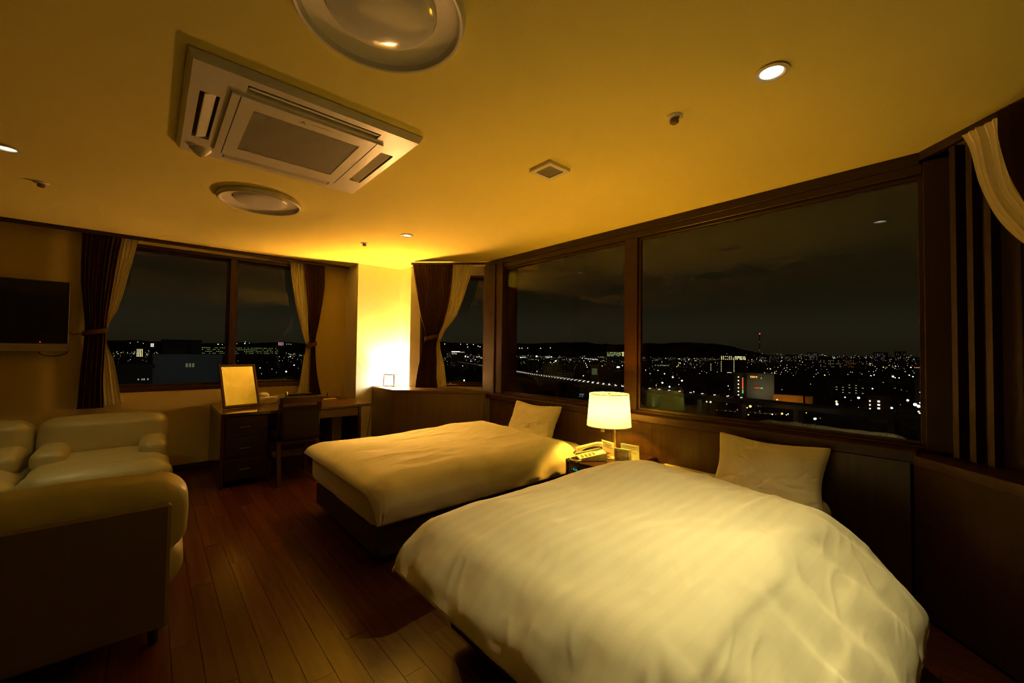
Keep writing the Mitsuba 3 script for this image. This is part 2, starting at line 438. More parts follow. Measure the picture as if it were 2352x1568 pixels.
for a in range(4):
    w = .55 if a % 2 == 0 else .47
    lv = cbox((0, -.388, z0 + .006), (w, .046, .006), .002, rx=.35); lv.apply_transform(trimesh.transformations.rotation_matrix(a * math.pi / 2, [0, 0, 1])); lv.apply_translation([AC[0], AC[1], 0])
    add('louver', lv, 'louver', k)
gf = sg.box(-.325, -.335, .325, .335).difference(sg.box(-.235, -.245, .235, .215))
gm = trimesh.creation.extrude_polygon(sa.translate(gf, *AC), .022, engine='earcut'); gm.apply_translation([0, 0, z0 - .012])
g = add('grille_frame', gm, 'cream_enamel', k, 30)
add('grille', cat_(box((AC[0] - .235, AC[1] - .245, z0 + .004), (AC[0] + .235, AC[1] + .215, z0 + .007)), *[box((AC[0] - .235 + .0, AC[1] - .245 + i * .0128, z0 - .009), (AC[0] + .235, AC[1] - .245 + i * .0128 + .006, z0 + .004)) for i in range(36)]), 'grille_cream', k, False, kind='stuff')
for sx in (-.9, .9): add('seam', box((AC[0] + sx * .325 - .002, AC[1] - .33, z0 - .0128), (AC[0] + sx * .325 + .002, AC[1] + .33, z0 - .011)), 'slot_dark', k, False)
lg = []
for a in range(3):       # three-diamond emblem
    dm = trimesh.creation.extrude_polygon(sg.Polygon([(0, 0), (.008, .014), (0, .028), (-.008, .014)]), .0012, engine='earcut'); dm.apply_transform(trimesh.transformations.rotation_matrix(math.pi + a * 2 * math.pi / 3, [0, 0, 1])); lg.append(dm)
em = cat_(*lg); em.apply_scale(.55); em.apply_translation([AC[0] - .045, AC[1] - .292, z0 - .0135])
add('emblem', em, 'iron', k, False, label='dark three-diamond emblem')
add('nameplate', box((AC[0] - .015, AC[1] - .302, z0 - .0135), (AC[0] + .085, AC[1] - .284, z0 - .012)), 'louver', k, False)
sx_, sy_ = AC[0] - .375, AC[1] + .392
se = add('motion_sensor', lathe([(0, -.034), (.018, -.034), (.024, -.026), (.045, -.004), (.05, 0), (0, 0)], 32, (sx_, sy_, z0)), 'cream_plastic', k, 30)
add('lens', lathe([(0, -.039), (.010, -.037), (.014, -.033), (0, -.032)], 24, (sx_, sy_, z0)), 'grille_cream', se, 40)

for (x, y), lb in (((.531, 1.257), 'large round ceiling light, switched off, at the top edge beside the air conditioner'), ((.585, 3.49), 'round flush ceiling light, switched off, between air conditioner and desk window')):
    k = thing('ceiling_light', lb, 'ceiling light', 'round flush ceiling lights')
    add('rim', lathe([(.264, 0), (.268, -.012), (.266, -.030), (.258, -.037), (.250, -.035), (.240, -.020), (.215, -.009), (.174, -.005), (.174, 0), (.264, 0)], 96, (x, y, HC)), 'cream_enamel', k, 30)
    add('diffuser', lathe([(0, -.036), (.06, -.0352), (.11, -.032), (.15, -.025), (.169, -.014), (.172, -.004), (0, -.004)], 96, (x, y, HC)), 'opal', k, 40)

k = thing('ventilation_grille', 'small square ventilation grille in the ceiling above the beds', 'vent')
x, y = 1.775, 1.695
fr = trimesh.creation.extrude_polygon(sg.box(x - .087, y - .087, x + .087, y + .087).difference(sg.box(x - .06, y - .06, x + .06, y + .06)), .018, engine='earcut'); fr.apply_translation([0, 0, HC - .018])
add('frame', fr, 'cream_plastic', k, False)
add('backing', box((x - .06, y - .06, HC - .003), (x + .06, y + .06, HC)), 'slot_dark', k, False)
for i in range(10): add('slat', cbox((x, y - .054 + i * .012, HC - .010), (.12, .006, .008), .001, rx=.4), 'grille_cream', k)
for (x, y), lb in (((1.80, .925), 'small round heat detector on the ceiling beside the bright downlight'), ((1.626, 4.164), 'tiny heat detector on the ceiling near the corner lantern'), ((-.578, 4.157), 'small heat detector on the ceiling at far left above the armchairs')):
    k = thing('heat_detector', lb, 'detector')
    add('base', lathe([(0, 0), (.038, 0), (.038, -.004), (.030, -.010), (0, -.010)], 36, (x, y, HC)), 'cream_enamel', k, 30)
    add('sensor', lathe([(0, -.010), (.017, -.010), (.017, -.018), (.020, -.019), (.020, -.026), (.014, -.031), (0, -.032)], 28, (x, y, HC)), 'iron', k, 30)

# ------------------------------------------------------------------ curtains
FR = {'A': (V(0, 5.56, 0), V(1, 0, 0), V(0, -1, 0)), 'C': (V(3.53, 3.53, 0), V(1, -1, 0) / s2, V(-1, -1, 0) / s2), 'D': (V(1.40, -1.40, 0), V(-1, -1, 0) / s2, V(-1, 1, 0) / s2)}


def curtain(name, frame, Lp, Rp, mat, label, pleats, off, tie=None, amp=.020, seed=0, cat='curtain', group=None):
    o, ax, nr = FR[frame]
    Lp, Rp = sorted(Lp, key=lambda a: a[1]), sorted(Rp, key=lambda a: a[1])
    zb = (Lp[0][1] + Rp[0][1]) / 2; zt = (Lp[-1][1] + Rp[-1][1]) / 2
    nz, nt = 90, pleats * 14
    from scipy.interpolate import PchipInterpolator as PI
    s = np.linspace(0, 1, nz)
    zl, zr = Lp[0][1] + s * (Lp[-1][1] - Lp[0][1]), Rp[0][1] + s * (Rp[-1][1] - Rp[0][1])
    fl = PI([a[1] for a in Lp], [a[0] for a in Lp]); fr_ = PI([a[1] for a in Rp], [a[0] for a in Rp])
    t = np.linspace(0, 1, nt)
    UL, UR = fl(zl)[:, None], fr_(zr)[:, None]
    Z = zl[:, None] * (1 - t) + zr[:, None] * t
    w = np.abs(UR - UL)
    full = w.max()
    ph = 2 * np.pi * pleats * t[None] + .5 * np.sin(2.1 * Z * 3 + seed) + seed
    jit = meshkit.noise(np.stack([t[None] * pleats * 1.0 + 0 * Z, Z * .9, Z * 0 + seed], -1), 3) - .5
    A = amp * (.55 + .45 * np.clip(w / full, .3, 1)) * (1 + .9 * jit) * (1 - .35 * smooth01((Z - zt + .12) / .1))
    U = UL + (UR - UL) * t[None] + .004 * np.sin(ph * 2) * np.minimum(1, w / full)
    W = off + A * np.sin(ph) + .008 * jit
    front = o + U[..., None] * ax + W[..., None] * nr + Z[..., None] * V(0, 0, 1)
    back = front - nr * .003
    v = np.vstack([front.reshape(-1, 3), back.reshape(-1, 3)]); n = nz * nt
    f = [grid_faces(nz, nt), grid_faces(nz, nt, True) + n]
    rim = np.concatenate([np.arange(nt), np.arange(1, nz) * nt + nt - 1, (nz - 1) * nt + np.arange(nt - 2, -1, -1), np.arange(nz - 2, 0, -1) * nt])
    a, b = rim, np.roll(rim, -1)
    f += [np.stack([a, b, b + n], -1), np.stack([a, b + n, a + n], -1)]
    m = trimesh.Trimesh(v, np.vstack(f), process=False)
    k = thing(name, label, cat, group)
    add('cloth', m, mat, k, 60)
    hb = .055 if mat == 'sheer' else 0
    if tie is not None:
        za, ua, ub = tie
        th = np.linspace(0, 2 * np.pi, 40)
        uc, uh = (ua + ub) / 2, (ub - ua) / 2 + .012
        pts = np.array([o + (uc + uh * np.cos(q)) * ax + (off + .045 * np.sin(q)) * nr + V(0, 0, za + .018 * np.cos(q)) for q in th])
        vv = np.vstack([pts + V(0, 0, .022), pts - V(0, 0, .022)]); nn = len(pts)
        ff = np.vstack([[[i, i + 1, nn + i + 1], [i, nn + i + 1, nn + i]] for i in range(nn - 1)]).reshape(-1, 3)
        cen = o + uc * ax + off * nr + V(0, 0, za)
        vo = vv + (vv - cen) * V(1, 1, 0) * .06
        band = trimesh.Trimesh(np.vstack([vv, vo]), np.vstack([ff[:, ::-1], ff + 2 * nn]), process=False)
        add('tieback', band, 'drape', k, 50)
    return k


def smooth01(x):
    x = np.clip(x, 0, 1); return x * x * (3 - 2 * x)


curtain('drape', 'A', [(-.503, 2.385), (-.50, 1.95), (-.464, 1.46), (-.479, 1.09), (-.495, .73)], [(-.235, 2.385), (-.28, 1.97), (-.323, 1.46), (-.327, 1.04), (-.32, .73)], 'drape',
        'dark brown drape tied back between television and desk window', 9, .035, (1.45, -.462, -.325), .022, 1, group='dark drapes')
curtain('sheer_curtain', 'A', [(-.27, 2.39), (-.30, 1.97), (-.34, 1.44), (-.35, 1.3), (-.338, .75)], [(-.116, 2.39), (-.165, 2.08), (-.233, 1.72), (-.315, 1.46), (-.316, 1.38), (-.259, 1.17), (-.222, .96), (-.192, .75)], 'sheer',
        'white curtain tied back at the left side of the desk window', 5, -.01, None, .014, 2, group='white curtains')
curtain('sheer_curtain', 'A', [(1.262, 2.39), (1.327, 1.91), (1.431, 1.48), (1.464, 1.35), (1.438, 1.16), (1.409, .94), (1.369, .75)], [(1.43, 2.39), (1.47, 1.92), (1.50, 1.43), (1.515, 1.32), (1.516, 1.05), (1.52, .75)], 'sheer',
        'white curtain tied back at the right side of the desk window', 6, -.01, None, .014, 3, group='white curtains')
curtain('drape', 'A', [(1.409, 2.385), (1.462, 1.87), (1.509, 1.38), (1.506, 1.05), (1.503, .74)], [(1.656, 2.385), (1.657, 2.16), (1.61, 1.71), (1.56, 1.38), (1.577, 1.1), (1.648, .74)], 'drape',
        'dark brown drape tied back over the right end of the desk', 8, .035, (1.37, 1.47, 1.565), .020, 4, group='dark drapes')
curtain('drape', 'C', [(-1.556, 2.38), (-1.524, 2.15), (-1.445, 1.72), (-1.381, 1.5), (-1.416, 1.34), (-1.486, 1.02), (-1.506, .86)], [(-1.053, 2.38), (-1.085, 2.04), (-1.16, 1.66), (-1.228, 1.48), (-1.247, 1.34), (-1.243, 1.07), (-1.223, .86)], 'drape',
        'dark brown drape tied in the middle beside the corner lantern', 14, .03, (1.475, -1.375, -1.235), .018, 5, group='dark drapes')
curtain('sheer_curtain', 'C', [(-1.10, 2.38), (-1.13, 1.93), (-1.20, 1.64), (-1.24, 1.49), (-1.255, 1.4), (-1.245, 1.13), (-1.24, .87)], [(-.809, 2.38), (-.87, 2.15), (-1.0, 1.77), (-1.185, 1.49), (-1.21, 1.4), (-1.151, 1.13), (-1.121, .885)], 'sheer',
        'white curtain tied back in the far corner window', 8, -.01, None, .013, 6, group='white curtains')
curtain('sheer_curtain', 'D', [(-2.046, 2.355), (-2.01, 2.28), (-1.968, 2.1), (-1.90, 1.92), (-1.821, 1.8), (-1.62, 1.62), (-1.50, 1.50), (-1.52, 1.2), (-1.58, .84)], [(-1.84, 2.355), (-1.83, 2.21), (-1.81, 2.04), (-1.75, 1.92), (-1.55, 1.62), (-1.42, 1.50), (-1.42, 1.2), (-1.40, .84)], 'sheer',
        'white curtain swept to the right at the near right corner window', 6, .0, None, .013, 7, group='white curtains')
curtain('drape', 'D', [(-1.838, 2.35), (-1.80, 2.1), (-1.70, 1.85), (-1.52, 1.6), (-1.44, 1.50), (-1.45, 1.2), (-1.50, .84)], [(-1.30, 2.35), (-1.28, 2.1), (-1.28, 1.7), (-1.28, 1.5), (-1.26, 1.2), (-1.22, .84)], 'drape',
        'dark drape at the right edge beside the white curtain', 11, .045, (1.5, -1.45, -1.28), .02, 8, group='dark drapes')

# ------------------------------------------------------------------ beds
MX0, HEADX = 1.0, 2.965


def make_bed(y0, y1, label, seed):
    k = thing('bed', label, 'bed', 'twin beds')
    add('base', box((MX0 + .04, y0 + .03, .06), (HEADX - .01, y1 - .03, .245), .02), 'bed_base', k)
    for x in (MX0 + .14, HEADX - .14):
        for y in (y0 + .13, y1 - .13): add('leg', lathe([(0, 0), (.024, 0), (.03, .06), (0, .06)], 20, (x, y, 0)), 'black_metal', k)
    m = cushion(((MX0 + HEADX) / 2, (y0 + y1) / 2, .372), (HEADX - MX0, y1 - y0, .25), .075, .004, seed, .004, freq=9.)
    add('mattress', m, 'mattress_cloth', k, True)
    return k


def rect_noise(S, Tt, fx, fy, seed, oc=3):
    return meshkit.fbm(np.stack([S * fx, Tt * fy, S * 0 + seed * 1.7], -1), oc, seed) - .5


def duvet(y0, y1, zt, xa, xb, ya, yb, phis, thick, label, seed, extra=None, skew=0.0):
    """A quilt of flat size [xa, xb] x [ya, yb] laid over the mattress top [MX0, ..] x [y0, y1] at height zt: it bends over the edges and is
    padded along its own normal. phis: largest bend angle at the foot, at the near and at the far long side."""
    ns, nt = 230, 230
    S, Tt = np.meshgrid(np.linspace(xa, xb, ns), np.linspace(ya, yb, nt), indexing='ij')
    S = xa + (S - xa) * (1 - skew * (1 - (Tt - ya) / (yb - ya)) ** 3)      # the head edge is pulled askew
    qx = -np.maximum(MX0 - S, 0); qn = np.maximum(y0 - Tt, 0); qf = np.maximum(Tt - y1, 0)
    qy = qf - qn
    d = np.hypot(qx, qy) + 1e-9
    dx, dy = qx / d, qy / d
    wy = np.where(qf > 0, phis[2], phis[1])
    pm = (np.abs(dx) * phis[0] + np.abs(dy) * wy) / (np.abs(dx) + np.abs(dy) + 1e-9)
    r = .10
    ph = np.minimum(d / r, pm)
    ext = np.maximum(d - r * pm, 0)
    out = r * np.sin(ph) + ext * np.cos(pm); drop = r * (1 - np.cos(ph)) + ext * np.sin(pm)
    base = np.stack([np.maximum(S, MX0) + dx * out, np.clip(Tt, y0, y1) + dy * out, zt - drop], -1)
    nrm = np.stack([dx * np.sin(ph), dy * np.sin(ph), np.cos(ph)], -1)
    xbt = xa + (xb - xa) * (1 - skew * (1 - (Tt - ya) / (yb - ya)) ** 3)
    e = np.minimum(np.minimum(S - xa, xbt - S), np.minimum(Tt - ya, yb - Tt))
    pad = 1 - np.exp(-np.maximum(e, 0) / .075)
    th = thick * pad * (1 + .55 * rect_noise(S, Tt, 2.6, 2.6, seed)) + .012
    hang = np.clip(d / .12, 0, 1)
    # broad swells, fine creases running along the bed, folds where the cloth hangs
    cre = np.abs(rect_noise(S, Tt, 1.6, 5., seed + 3, 2)); cre2 = np.abs(rect_noise(S + .35 * Tt, Tt - .3 * S, 3., 9., seed + 5, 2))
    th = th + pad * (.026 * rect_noise(S, Tt, 3.0, 5., seed + 1, 2) + .006 * np.exp(-(cre * 22) ** 2) + .003 * np.exp(-(cre2 * 24) ** 2))
    th = th + .010 * hang * (.4 + 1.2 * (rect_noise(S, Tt, 2.2, 2.2, seed + 9) + .5)) * np.sin(24 * (S * np.abs(dy) + Tt * np.abs(dx)) + 5 * rect_noise(S, Tt, 3, 3, seed + 7)) * np.clip(e / .03, .3, 1)
    if extra is not None: th = th + pad * extra(S, Tt)
    top = base + nrm * np.maximum(th, .014)[..., None]
    bot = base + nrm * .004
    v = np.vstack([top.reshape(-1, 3), bot.reshape(-1, 3)]); n = ns * nt
    f = [grid_faces(ns, nt), grid_faces(ns, nt, True) + n]
    rim = np.concatenate([np.arange(nt), np.arange(1, ns) * nt + nt - 1, (ns - 1) * nt + np.arange(nt - 2, -1, -1), np.arange(ns - 2, 0, -1) * nt])
    a, b = rim, np.roll(rim, -1)
    f += [np.stack([a, b, b + n], -1), np.stack([a, b + n, a + n], -1)]
    uv = np.stack([S.ravel(), Tt.ravel()], -1)
    m = trimesh.Trimesh(v, np.vstack(f), process=False)
    return add('duvet', m, 'sheet', None, True, label, 'duvet', 'white duvets on the beds', uv=np.vstack([uv, uv]))


def pillow(c, w, h, t, lean, yaw, label, seed):
    n = 70
    a, b = np.meshgrid(np.linspace(-1, 1, n), np.linspace(-1, 1, n), indexing='ij')
    X = a * w / 2 * (1 - .085 * np.cos(b * np.pi / 2) ** 1.5); Y = b * h / 2 * (1 - .12 * np.cos(a * np.pi / 2) ** 1.5)
    prof = np.clip((1 - a ** 2) * (1 - b ** 2), 0, 1) ** .42
    wr = meshkit.fbm(np.stack([a * 3, b * 3, a * 0 + seed], -1), 3, seed) - .5
    crease = .016 * np.exp(-np.abs(meshkit.fbm(np.stack([a * 2 + b, b * 2 - a * .6, a * 0 + seed], -1), 3, seed + 2) - .5) * 26)
    Zf = t / 2 * prof * (1 + .35 * wr) + .004 - crease * prof * (1 - .4 * prof); Zb = -t / 2 * prof - .004
    top = np.stack([X, Y, Zf], -1).reshape(-1, 3); bot = np.stack([X, Y, Zb], -1).reshape(-1, 3)
    rim = np.concatenate([np.arange(n), np.arange(1, n) * n + n - 1, (n - 1) * n + np.arange(n - 2, -1, -1), np.arange(n - 2, 0, -1) * n])
    N = n * n; i, j = rim, np.roll(rim, -1)
    f = np.vstack([grid_faces(n, n), grid_faces(n, n, True) + N, np.stack([i, j, j + N], -1), np.stack([i, j + N, i + N], -1)])
    m = trimesh.Trimesh(np.vstack([top, bot]), f, process=False)
    # local x -> world y (negative), local y -> up, local z -> towards the foot of the bed
    M = np.eye(4); M[:3, 0] = [0, -1, 0]; M[:3, 1] = [0, 0, 1]; M[:3, 2] = [-1, 0, 0]
    m.apply_transform(M)
    m.apply_transform(trimesh.transformations.rotation_matrix(lean, [0, 1, 0])); m.apply_transform(trimesh.transformations.rotation_matrix(yaw, [0, 0, 1]))
    m.apply_translation(c)
    k = thing('pillow', label, 'pillow', 'white pillows')
    add('case', m, 'linen', k, True)
    return k


B1, B2 = (2.34, 3.60), (.56, 1.62)
make_bed(*B1, 'far bed with dark base, between the corner cabinet and the nightstand', 1)
make_bed(*B2, 'near bed with dark base, below the bright downlight', 2)
ridge = lambda S, Tt, x, y, lx, ly, h: h * np.exp(-((S - x) / lx) ** 2 - ((Tt - y) / ly) ** 2)
duvet(*B1, .495, .945, 2.80, 2.12, 3.56, (1.25, 1.25, 1.3), .085, 'rumpled white duvet on the far bed', 11,
      lambda S, Tt: ridge(S, Tt, 2.35, 3.1, .25, .3, .05) - .03 * np.clip((S - 2.45) / .3, 0, 1), skew=.07)
duvet(*B2, .495, .765, 2.70, .07, 1.70, (.55, .60, 1.35), .10, 'thick white striped duvet spread over the near bed', 23,
      lambda S, Tt: ridge(S, Tt, 2.15, 1.35, .35, .28, .05) - .035 * np.clip((1.25 - S) / .4, 0, 1) - .035 * np.clip((S - 2.25) / .35, 0, 1), skew=.18)
for (x_, y_, z_), (dx_, dy_, dz_) in (((.93, .79, .43), (-.03, .02, .05)), ((.93, .775, .43), (-.025, -.035, .03)), ((.93, .78, .42), (-.02, -.03, -.05)), ((.93, .79, .42), (-.02, .03, .02))):
    a_ = V(x_, y_, z_); b_ = a_ + V(dx_, dy_, dz_)
    add('ribbon_tie', tube([a_, a_ * .6 + b_ * .4 + V(-.004, 0, .003), b_], [.004, .009, .003], 8), 'linen', 'duvet_001', 50)
pillow((2.80, 2.88, .615), .62, .42, .17, .42, 0, 'white pillow leaning on the headboard of the far bed', 3)
pillow((2.815, .86, .595), .60, .42, .17, .42, 0, 'white pillow leaning on the headboard of the near bed', 4)

# ------------------------------------------------------------------ nightstand and what stands on it
k = thing('nightstand', 'dark wood nightstand with clock panel between the two beds', 'nightstand')
NX0, NX1, NY0, NY1, NZ = 2.37, 2.965, 1.66, 2.07, .512
add('top', box((NX0, NY0, NZ - .022), (NX1, NY1, NZ), .004), 'dark_wood', k)
add('side_panel', box((NX0 + .004, NY0, .03), (NX1, NY0 + .018, NZ - .022), .002), 'dark_wood', k)
add('side_panel', box((NX0 + .004, NY1 - .018, .03), (NX1, NY1, NZ - .022), .002), 'dark_wood', k)
add('back_panel', box((NX1 - .015, NY0 + .018, .03), (NX1, NY1 - .018, NZ - .022)), 'dark_wood', k)
add('plinth', box((NX0 + .04, NY0 + .02, 0), (NX1 - .02, NY1 - .02, .05)), 'black_box', k)
ff_ = add('front_panel', box((NX0 + .012, NY0 + .018, .30), (NX0 + .03, NY1 - .018, NZ - .022), .001), 'cabinet_wood', k)
add('clock_display', box((NX0 + .004, 1.93, .435), (NX0 + .014, 2.02, .465), .001), 'led_black', k)
dg = meshkit.text_mesh('8:25', .014, .001)
M = np.eye(4); M[:3, 0] = [0, -1, 0]; M[:3, 1] = [0, 0, 1]; M[:3, 2] = [-1, 0, 0]; dg.apply_transform(M); dg.apply_translation([NX0 + .0038, 1.996, .443])
add('digits', dg, 'led_black', ff_, False, label='cyan clock digits 8:25', emit=(.02, .55, .50))
dot = cbox((NX0 + .0035, 2.008, .45), (.001, .004, .004)); add('dot', dot, 'led_black', ff_, False, emit=(.1, .6, .6))
add('drawer', box((NX0 + .012, NY0 + .02, .06), (NX0 + .03, NY1 - .02, .292), .002), 'cabinet_wood', k)
add('speaker_slot', box((NX0 + .009, 1.86, .428), (NX0 + .013, 1.90, .452)), 'black_box', k)

LX, LY = 2.715, 1.865
k = thing('table_lamp', 'lit bedside lamp with white drum shade on the nightstand', 'lamp')
SX, SY, SZ0, SZ1 = LX - .035, LY + .035, .752, .998
add('base', lathe([(0, 0), (.062, 0), (.062, .006), (.055, .012), (0, .014)], 40, (LX, LY, NZ)), 'brass', k)
add('pole', lathe([(0, .0), (.011, .0), (.010, .12), (.0085, .30), (0, .30)], 24, (LX, LY, NZ + .01)), 'brass', k)
add('arm', tube([(LX, LY, NZ + .29), (SX, SY, NZ + .29)], .006), 'brass', k)
add('socket', lathe([(0, -.05), (.013, -.05), (.013, .05), (0, .05)], 20, (SX, SY, NZ + .29)), 'brass', k)
add('switch', box((SX - .06, SY + .01, .705), (SX - .035, SY + .035, .742), .004), 'brass', k)
shp = [(.168, SZ0), (.150, SZ1), (.1485, SZ1), (.1665, SZ0), (.168, SZ0)]
scene['shade_cloth'] = {'type': 'principledthin', 'base_color': rgb(.92, .86, .70), 'roughness': .9, 'diff_trans': 1.15, 'spec_trans': 0., 'eta': 1.3}
add('shade', lathe([(.168, SZ0), (.150, SZ1)], 96, (SX, SY, 0)), 'shade_cloth', k, True)
add('shade_ring', cat_(lathe([(.1695, SZ0 - .002), (.1695, SZ0 + .003), (.1665, SZ0 + .003), (.1665, SZ0 - .002), (.1695, SZ0 - .002)], 96, (SX, SY, 0)), lathe([(.1515, SZ1 - .003), (.1515, SZ1 + .001), (.1485, SZ1 + .001), (.1485, SZ1 - .003), (.1515, SZ1 - .003)], 96, (SX, SY, 0))), 'linen', k)
add('finial', lathe([(0, 0), (.006, .0), (.004, .012), (0, .014)], 16, (SX, SY, SZ1 - .006)), 'brass', k)
add('spider', cat_(*[tube([(SX, SY, SZ1 - .006), (SX + .149 * math.cos(q), SY + .149 * math.sin(q), SZ1 - .006)], .0018, 6) for q in (.4, 2.5, 4.6)]), 'brass', k)
bulb = trimesh.creation.icosphere(subdivisions=3, radius=.03); bulb.apply_translation([SX, SY, .88])
add('bulb', bulb, 'opal', k, True, emit=LAMP_RGB * LAMP_L, weight=3.)

k = thing('telephone', 'cream desk telephone with handset on the nightstand', 'telephone')
PX, PY = 2.53, 1.955
ang = math.radians(-38)


def tele(m): m.apply_transform(trimesh.transformations.rotation_matrix(ang, [0, 0, 1])); m.apply_translation([PX, PY, NZ]); return m


wedge = trimesh.convex.convex_hull(np.array([(-.10, -.085, .002), (-.10, .085, .002), (.10, -.085, .002), (.10, .085, .002), (-.105, -.09, .018), (-.105, .09, .018), (.095, -.09, .062), (.095, .09, .062), (.10, -.085, .058), (.10, .085, .058)]))
add('body', tele(wedge), 'phone', k)
hs = tube([(x, .055, z) for x, z in ((-.095, .052), (-.06, .068), (-.02, .080), (.03, .092), (.07, .096), (.10, .092))], [.020, .018, .014, .014, .018, .021], 14)
add('handset', tele(hs), 'phone', k, 60)
for i in range(4):
    for j in range(3):
        x = -.075 + i * .028; y = -.065 + j * .024
        add('key', tele(cbox((x, y, .018 + (x + .105) * .22 + .004), (.015, .014, .005), .002, ry=-.216)), 'key', k)
add('display', tele(cbox((.062, -.04, .0575), (.04, .07, .003), .001, ry=-.216)), 'paper', k)
cr = [(-.10, .055, .045), (-.14, .03, .02), (-.165, -.03, .008), (-.15, -.09, .008), (-.11, -.10, .008), (-.085, -.06, .008), (-.10, .0, .010), (-.10, .03, .012)]
add('cord', tele(tube(spline(cr, 60), .0065, 8)), 'phone', k, 60)


def card(name, label, P, Q, h, lean, mat='paper', frame=None, lines=4):
    """A standing card with its foot from P to Q; faces the bed side."""
    k = thing(name, label, 'card')
    P, Q = V(*P), V(*Q); L = np.linalg.norm(Q - P); d = (Q - P) / L; n = V(d[1], -d[0], 0)
    if n[0] > 0: n = -n
    yaw = math.atan2(d[1], d[0]); c = (P + Q) / 2

    def plate(u, z, w_, hh, tk, off, mt, nm, b=0):
        m = box((-w_ / 2, -tk / 2, -hh / 2), (w_ / 2, tk / 2, hh / 2), b)
        M = np.eye(4); upv = V(0, 0, 1) * math.cos(lean) - n * math.sin(lean); nn = np.cross(d, upv)
        if nn @ n < 0: nn = -nn
        M[:3, 0], M[:3, 1], M[:3, 2] = d, nn, upv
        M[:3, 3] = c + d * u + upv * z + nn * off
        m.apply_transform(M); add(nm, m, mt, k, 30)
    plate(0, h / 2, L, h, .003 if not frame else .010, 0, mat, 'sheet_of_card' if not frame else 'frame', .001)
    o_ = .0025 if not frame else .006
    if frame:
        plate(-.004, h / 2, L * .80, h * .76, .002, .006, 'grey_print', 'picture')
        plate(-L * .25, h * .48, L * .22, h * .22, .001, .0076, 'orange_print', 'badge')
        for i in range(4): plate(L * .08, h * (.32 + .11 * i), L * .48, h * .018, .001, .0076, 'paper', 'print_line')
    else:
        for i in range(lines): plate(.0 if i % 2 else -.01, h * (.86 - .11 * i), L * (.72 - .12 * (i % 3)), h * .022, .0008, o_, 'ink', 'print_line')
    return k


card('notice_card', 'cream folded notice card behind the telephone', (2.80, 2.045, NZ), (2.765, 1.90, NZ), .095, -.12)
card('framed_card', 'small framed card with grey print right of the lamp pole', (2.590, 1.785, NZ), (2.625, 1.665, NZ), .105, -.08, 'cream_plastic', True)
card('notice_card', 'tall cream card standing behind the framed card', (2.672, 1.785, NZ), (2.690, 1.640, NZ), .128, -.06)
k = thing('pen', 'thin pen lying in front of the lamp foot', 'pen')
add('barrel', tube([(2.60, 1.87, NZ + .005), (2.66, 1.80, NZ + .005)], .004, 8), 'brass', k)
add('tip', tube([(2.66, 1.80, NZ + .005), (2.668, 1.791, NZ + .005)], [.003, .001], 8), 'chrome', k)

# ------------------------------------------------------------------ corner cabinet and lantern
k = thing('corner_cabinet', 'wide wooden corner cabinet under the lantern and the far drape', 'cabinet')
CZ = .845
foot = [(2.16, 5.185), (2.16, 4.57), (2.945, 3.785), (2.952, 3.80), (2.952, 4.42), (2.52, 4.86), (2.52, 5.185)]
add('top', prism(foot, CZ - .025, CZ), 'cabinet_wood', k, False)
ins = [(2.165, 5.18), (2.165, 4.575), (2.942, 3.798), (2.948, 3.805), (2.948, 4.41), (2.515, 4.85), (2.515, 5.18)]
add('body', prism(ins, .0, CZ - .025), 'cabinet_wood', k, False)
q0, q1 = V(2.168, 4.567), V(2.94, 3.795)
n_ = V(-1, -1) / s2 * .012
a, b = q0 + (q1 - q0) * .02, q0 + (q1 - q0) * .985
add('front_panel', prism([a, b, b + n_, a + n_], .05, CZ - .032), 'cabinet_wood', k, False)
LXc, LYc = 2.40, 5.085
k = thing('lantern', 'glowing lantern with open square metal frame on the corner cabinet', 'lamp')
hw, hh, rt = .076, .158, math.radians(28)
bars = []


def lan(m): m.apply_transform(trimesh.transformations.rotation_matrix(rt, [0, 0, 1])); m.apply_translation([LXc, LYc, CZ]); return m


for sx in (-1, 1):
    for sy in (-1, 1): add('post', lan(box((sx * hw - .007, sy * hw - .007, 0), (sx * hw + .007, sy * hw + .007, hh), .001)), 'iron', k)
for z in (.006, hh - .006):
    for s_ in (-1, 1):
        add('rail', lan(box((-hw, s_ * hw - .007, z - .006), (hw, s_ * hw + .007, z + .006), .001)), 'iron', k)
        add('rail', lan(box((s_ * hw - .007, -hw, z - .006), (s_ * hw + .007, hw, z + .006), .001)), 'iron', k)
add('base_plate', lan(box((-.03, -.03, .001), (.03, .03, .008), .001)), 'iron', k)
add('stem', lan(lathe([(0, .008), (.008, .008), (.007, .018), (.014, .02), (.014, .030), (0, .030)], 20)), 'iron', k)
bulb = trimesh.creation.icosphere(subdivisions=3, radius=.032); bulb.apply_scale([1, 1, 1.15]); bulb.apply_translation([LXc, LYc, CZ + .062])
add('bulb', bulb, 'opal', k, True, emit=LANTERN_RGB * LANTERN_L, weight=2.5)
for a in range(4):
    pm_ = box((-hw + .004, -hw - .0015, .010), (hw - .004, -hw + .0015, hh - .010)); pm_.apply_transform(trimesh.transformations.rotation_matrix(a * math.pi / 2, [0, 0, 1]))
    add('paper_panel', lan(pm_), 'paper', k, False, emit=LANTERN_RGB * V(1, 1.1, 2.2) * PANEL_L, weight=.4)
add('power_cord', tube(spline([(LXc - .05, LYc + .03, CZ + .004), (2.25, 5.10, CZ + .004), (2.152, 5.12, CZ + .003), (2.148, 5.12, CZ - .05), (2.13, 5.14, .5), (2.10, 5.16, .2), (2.08, 5.17, .012)], 50), .003, 8), 'black_box', k, 60)

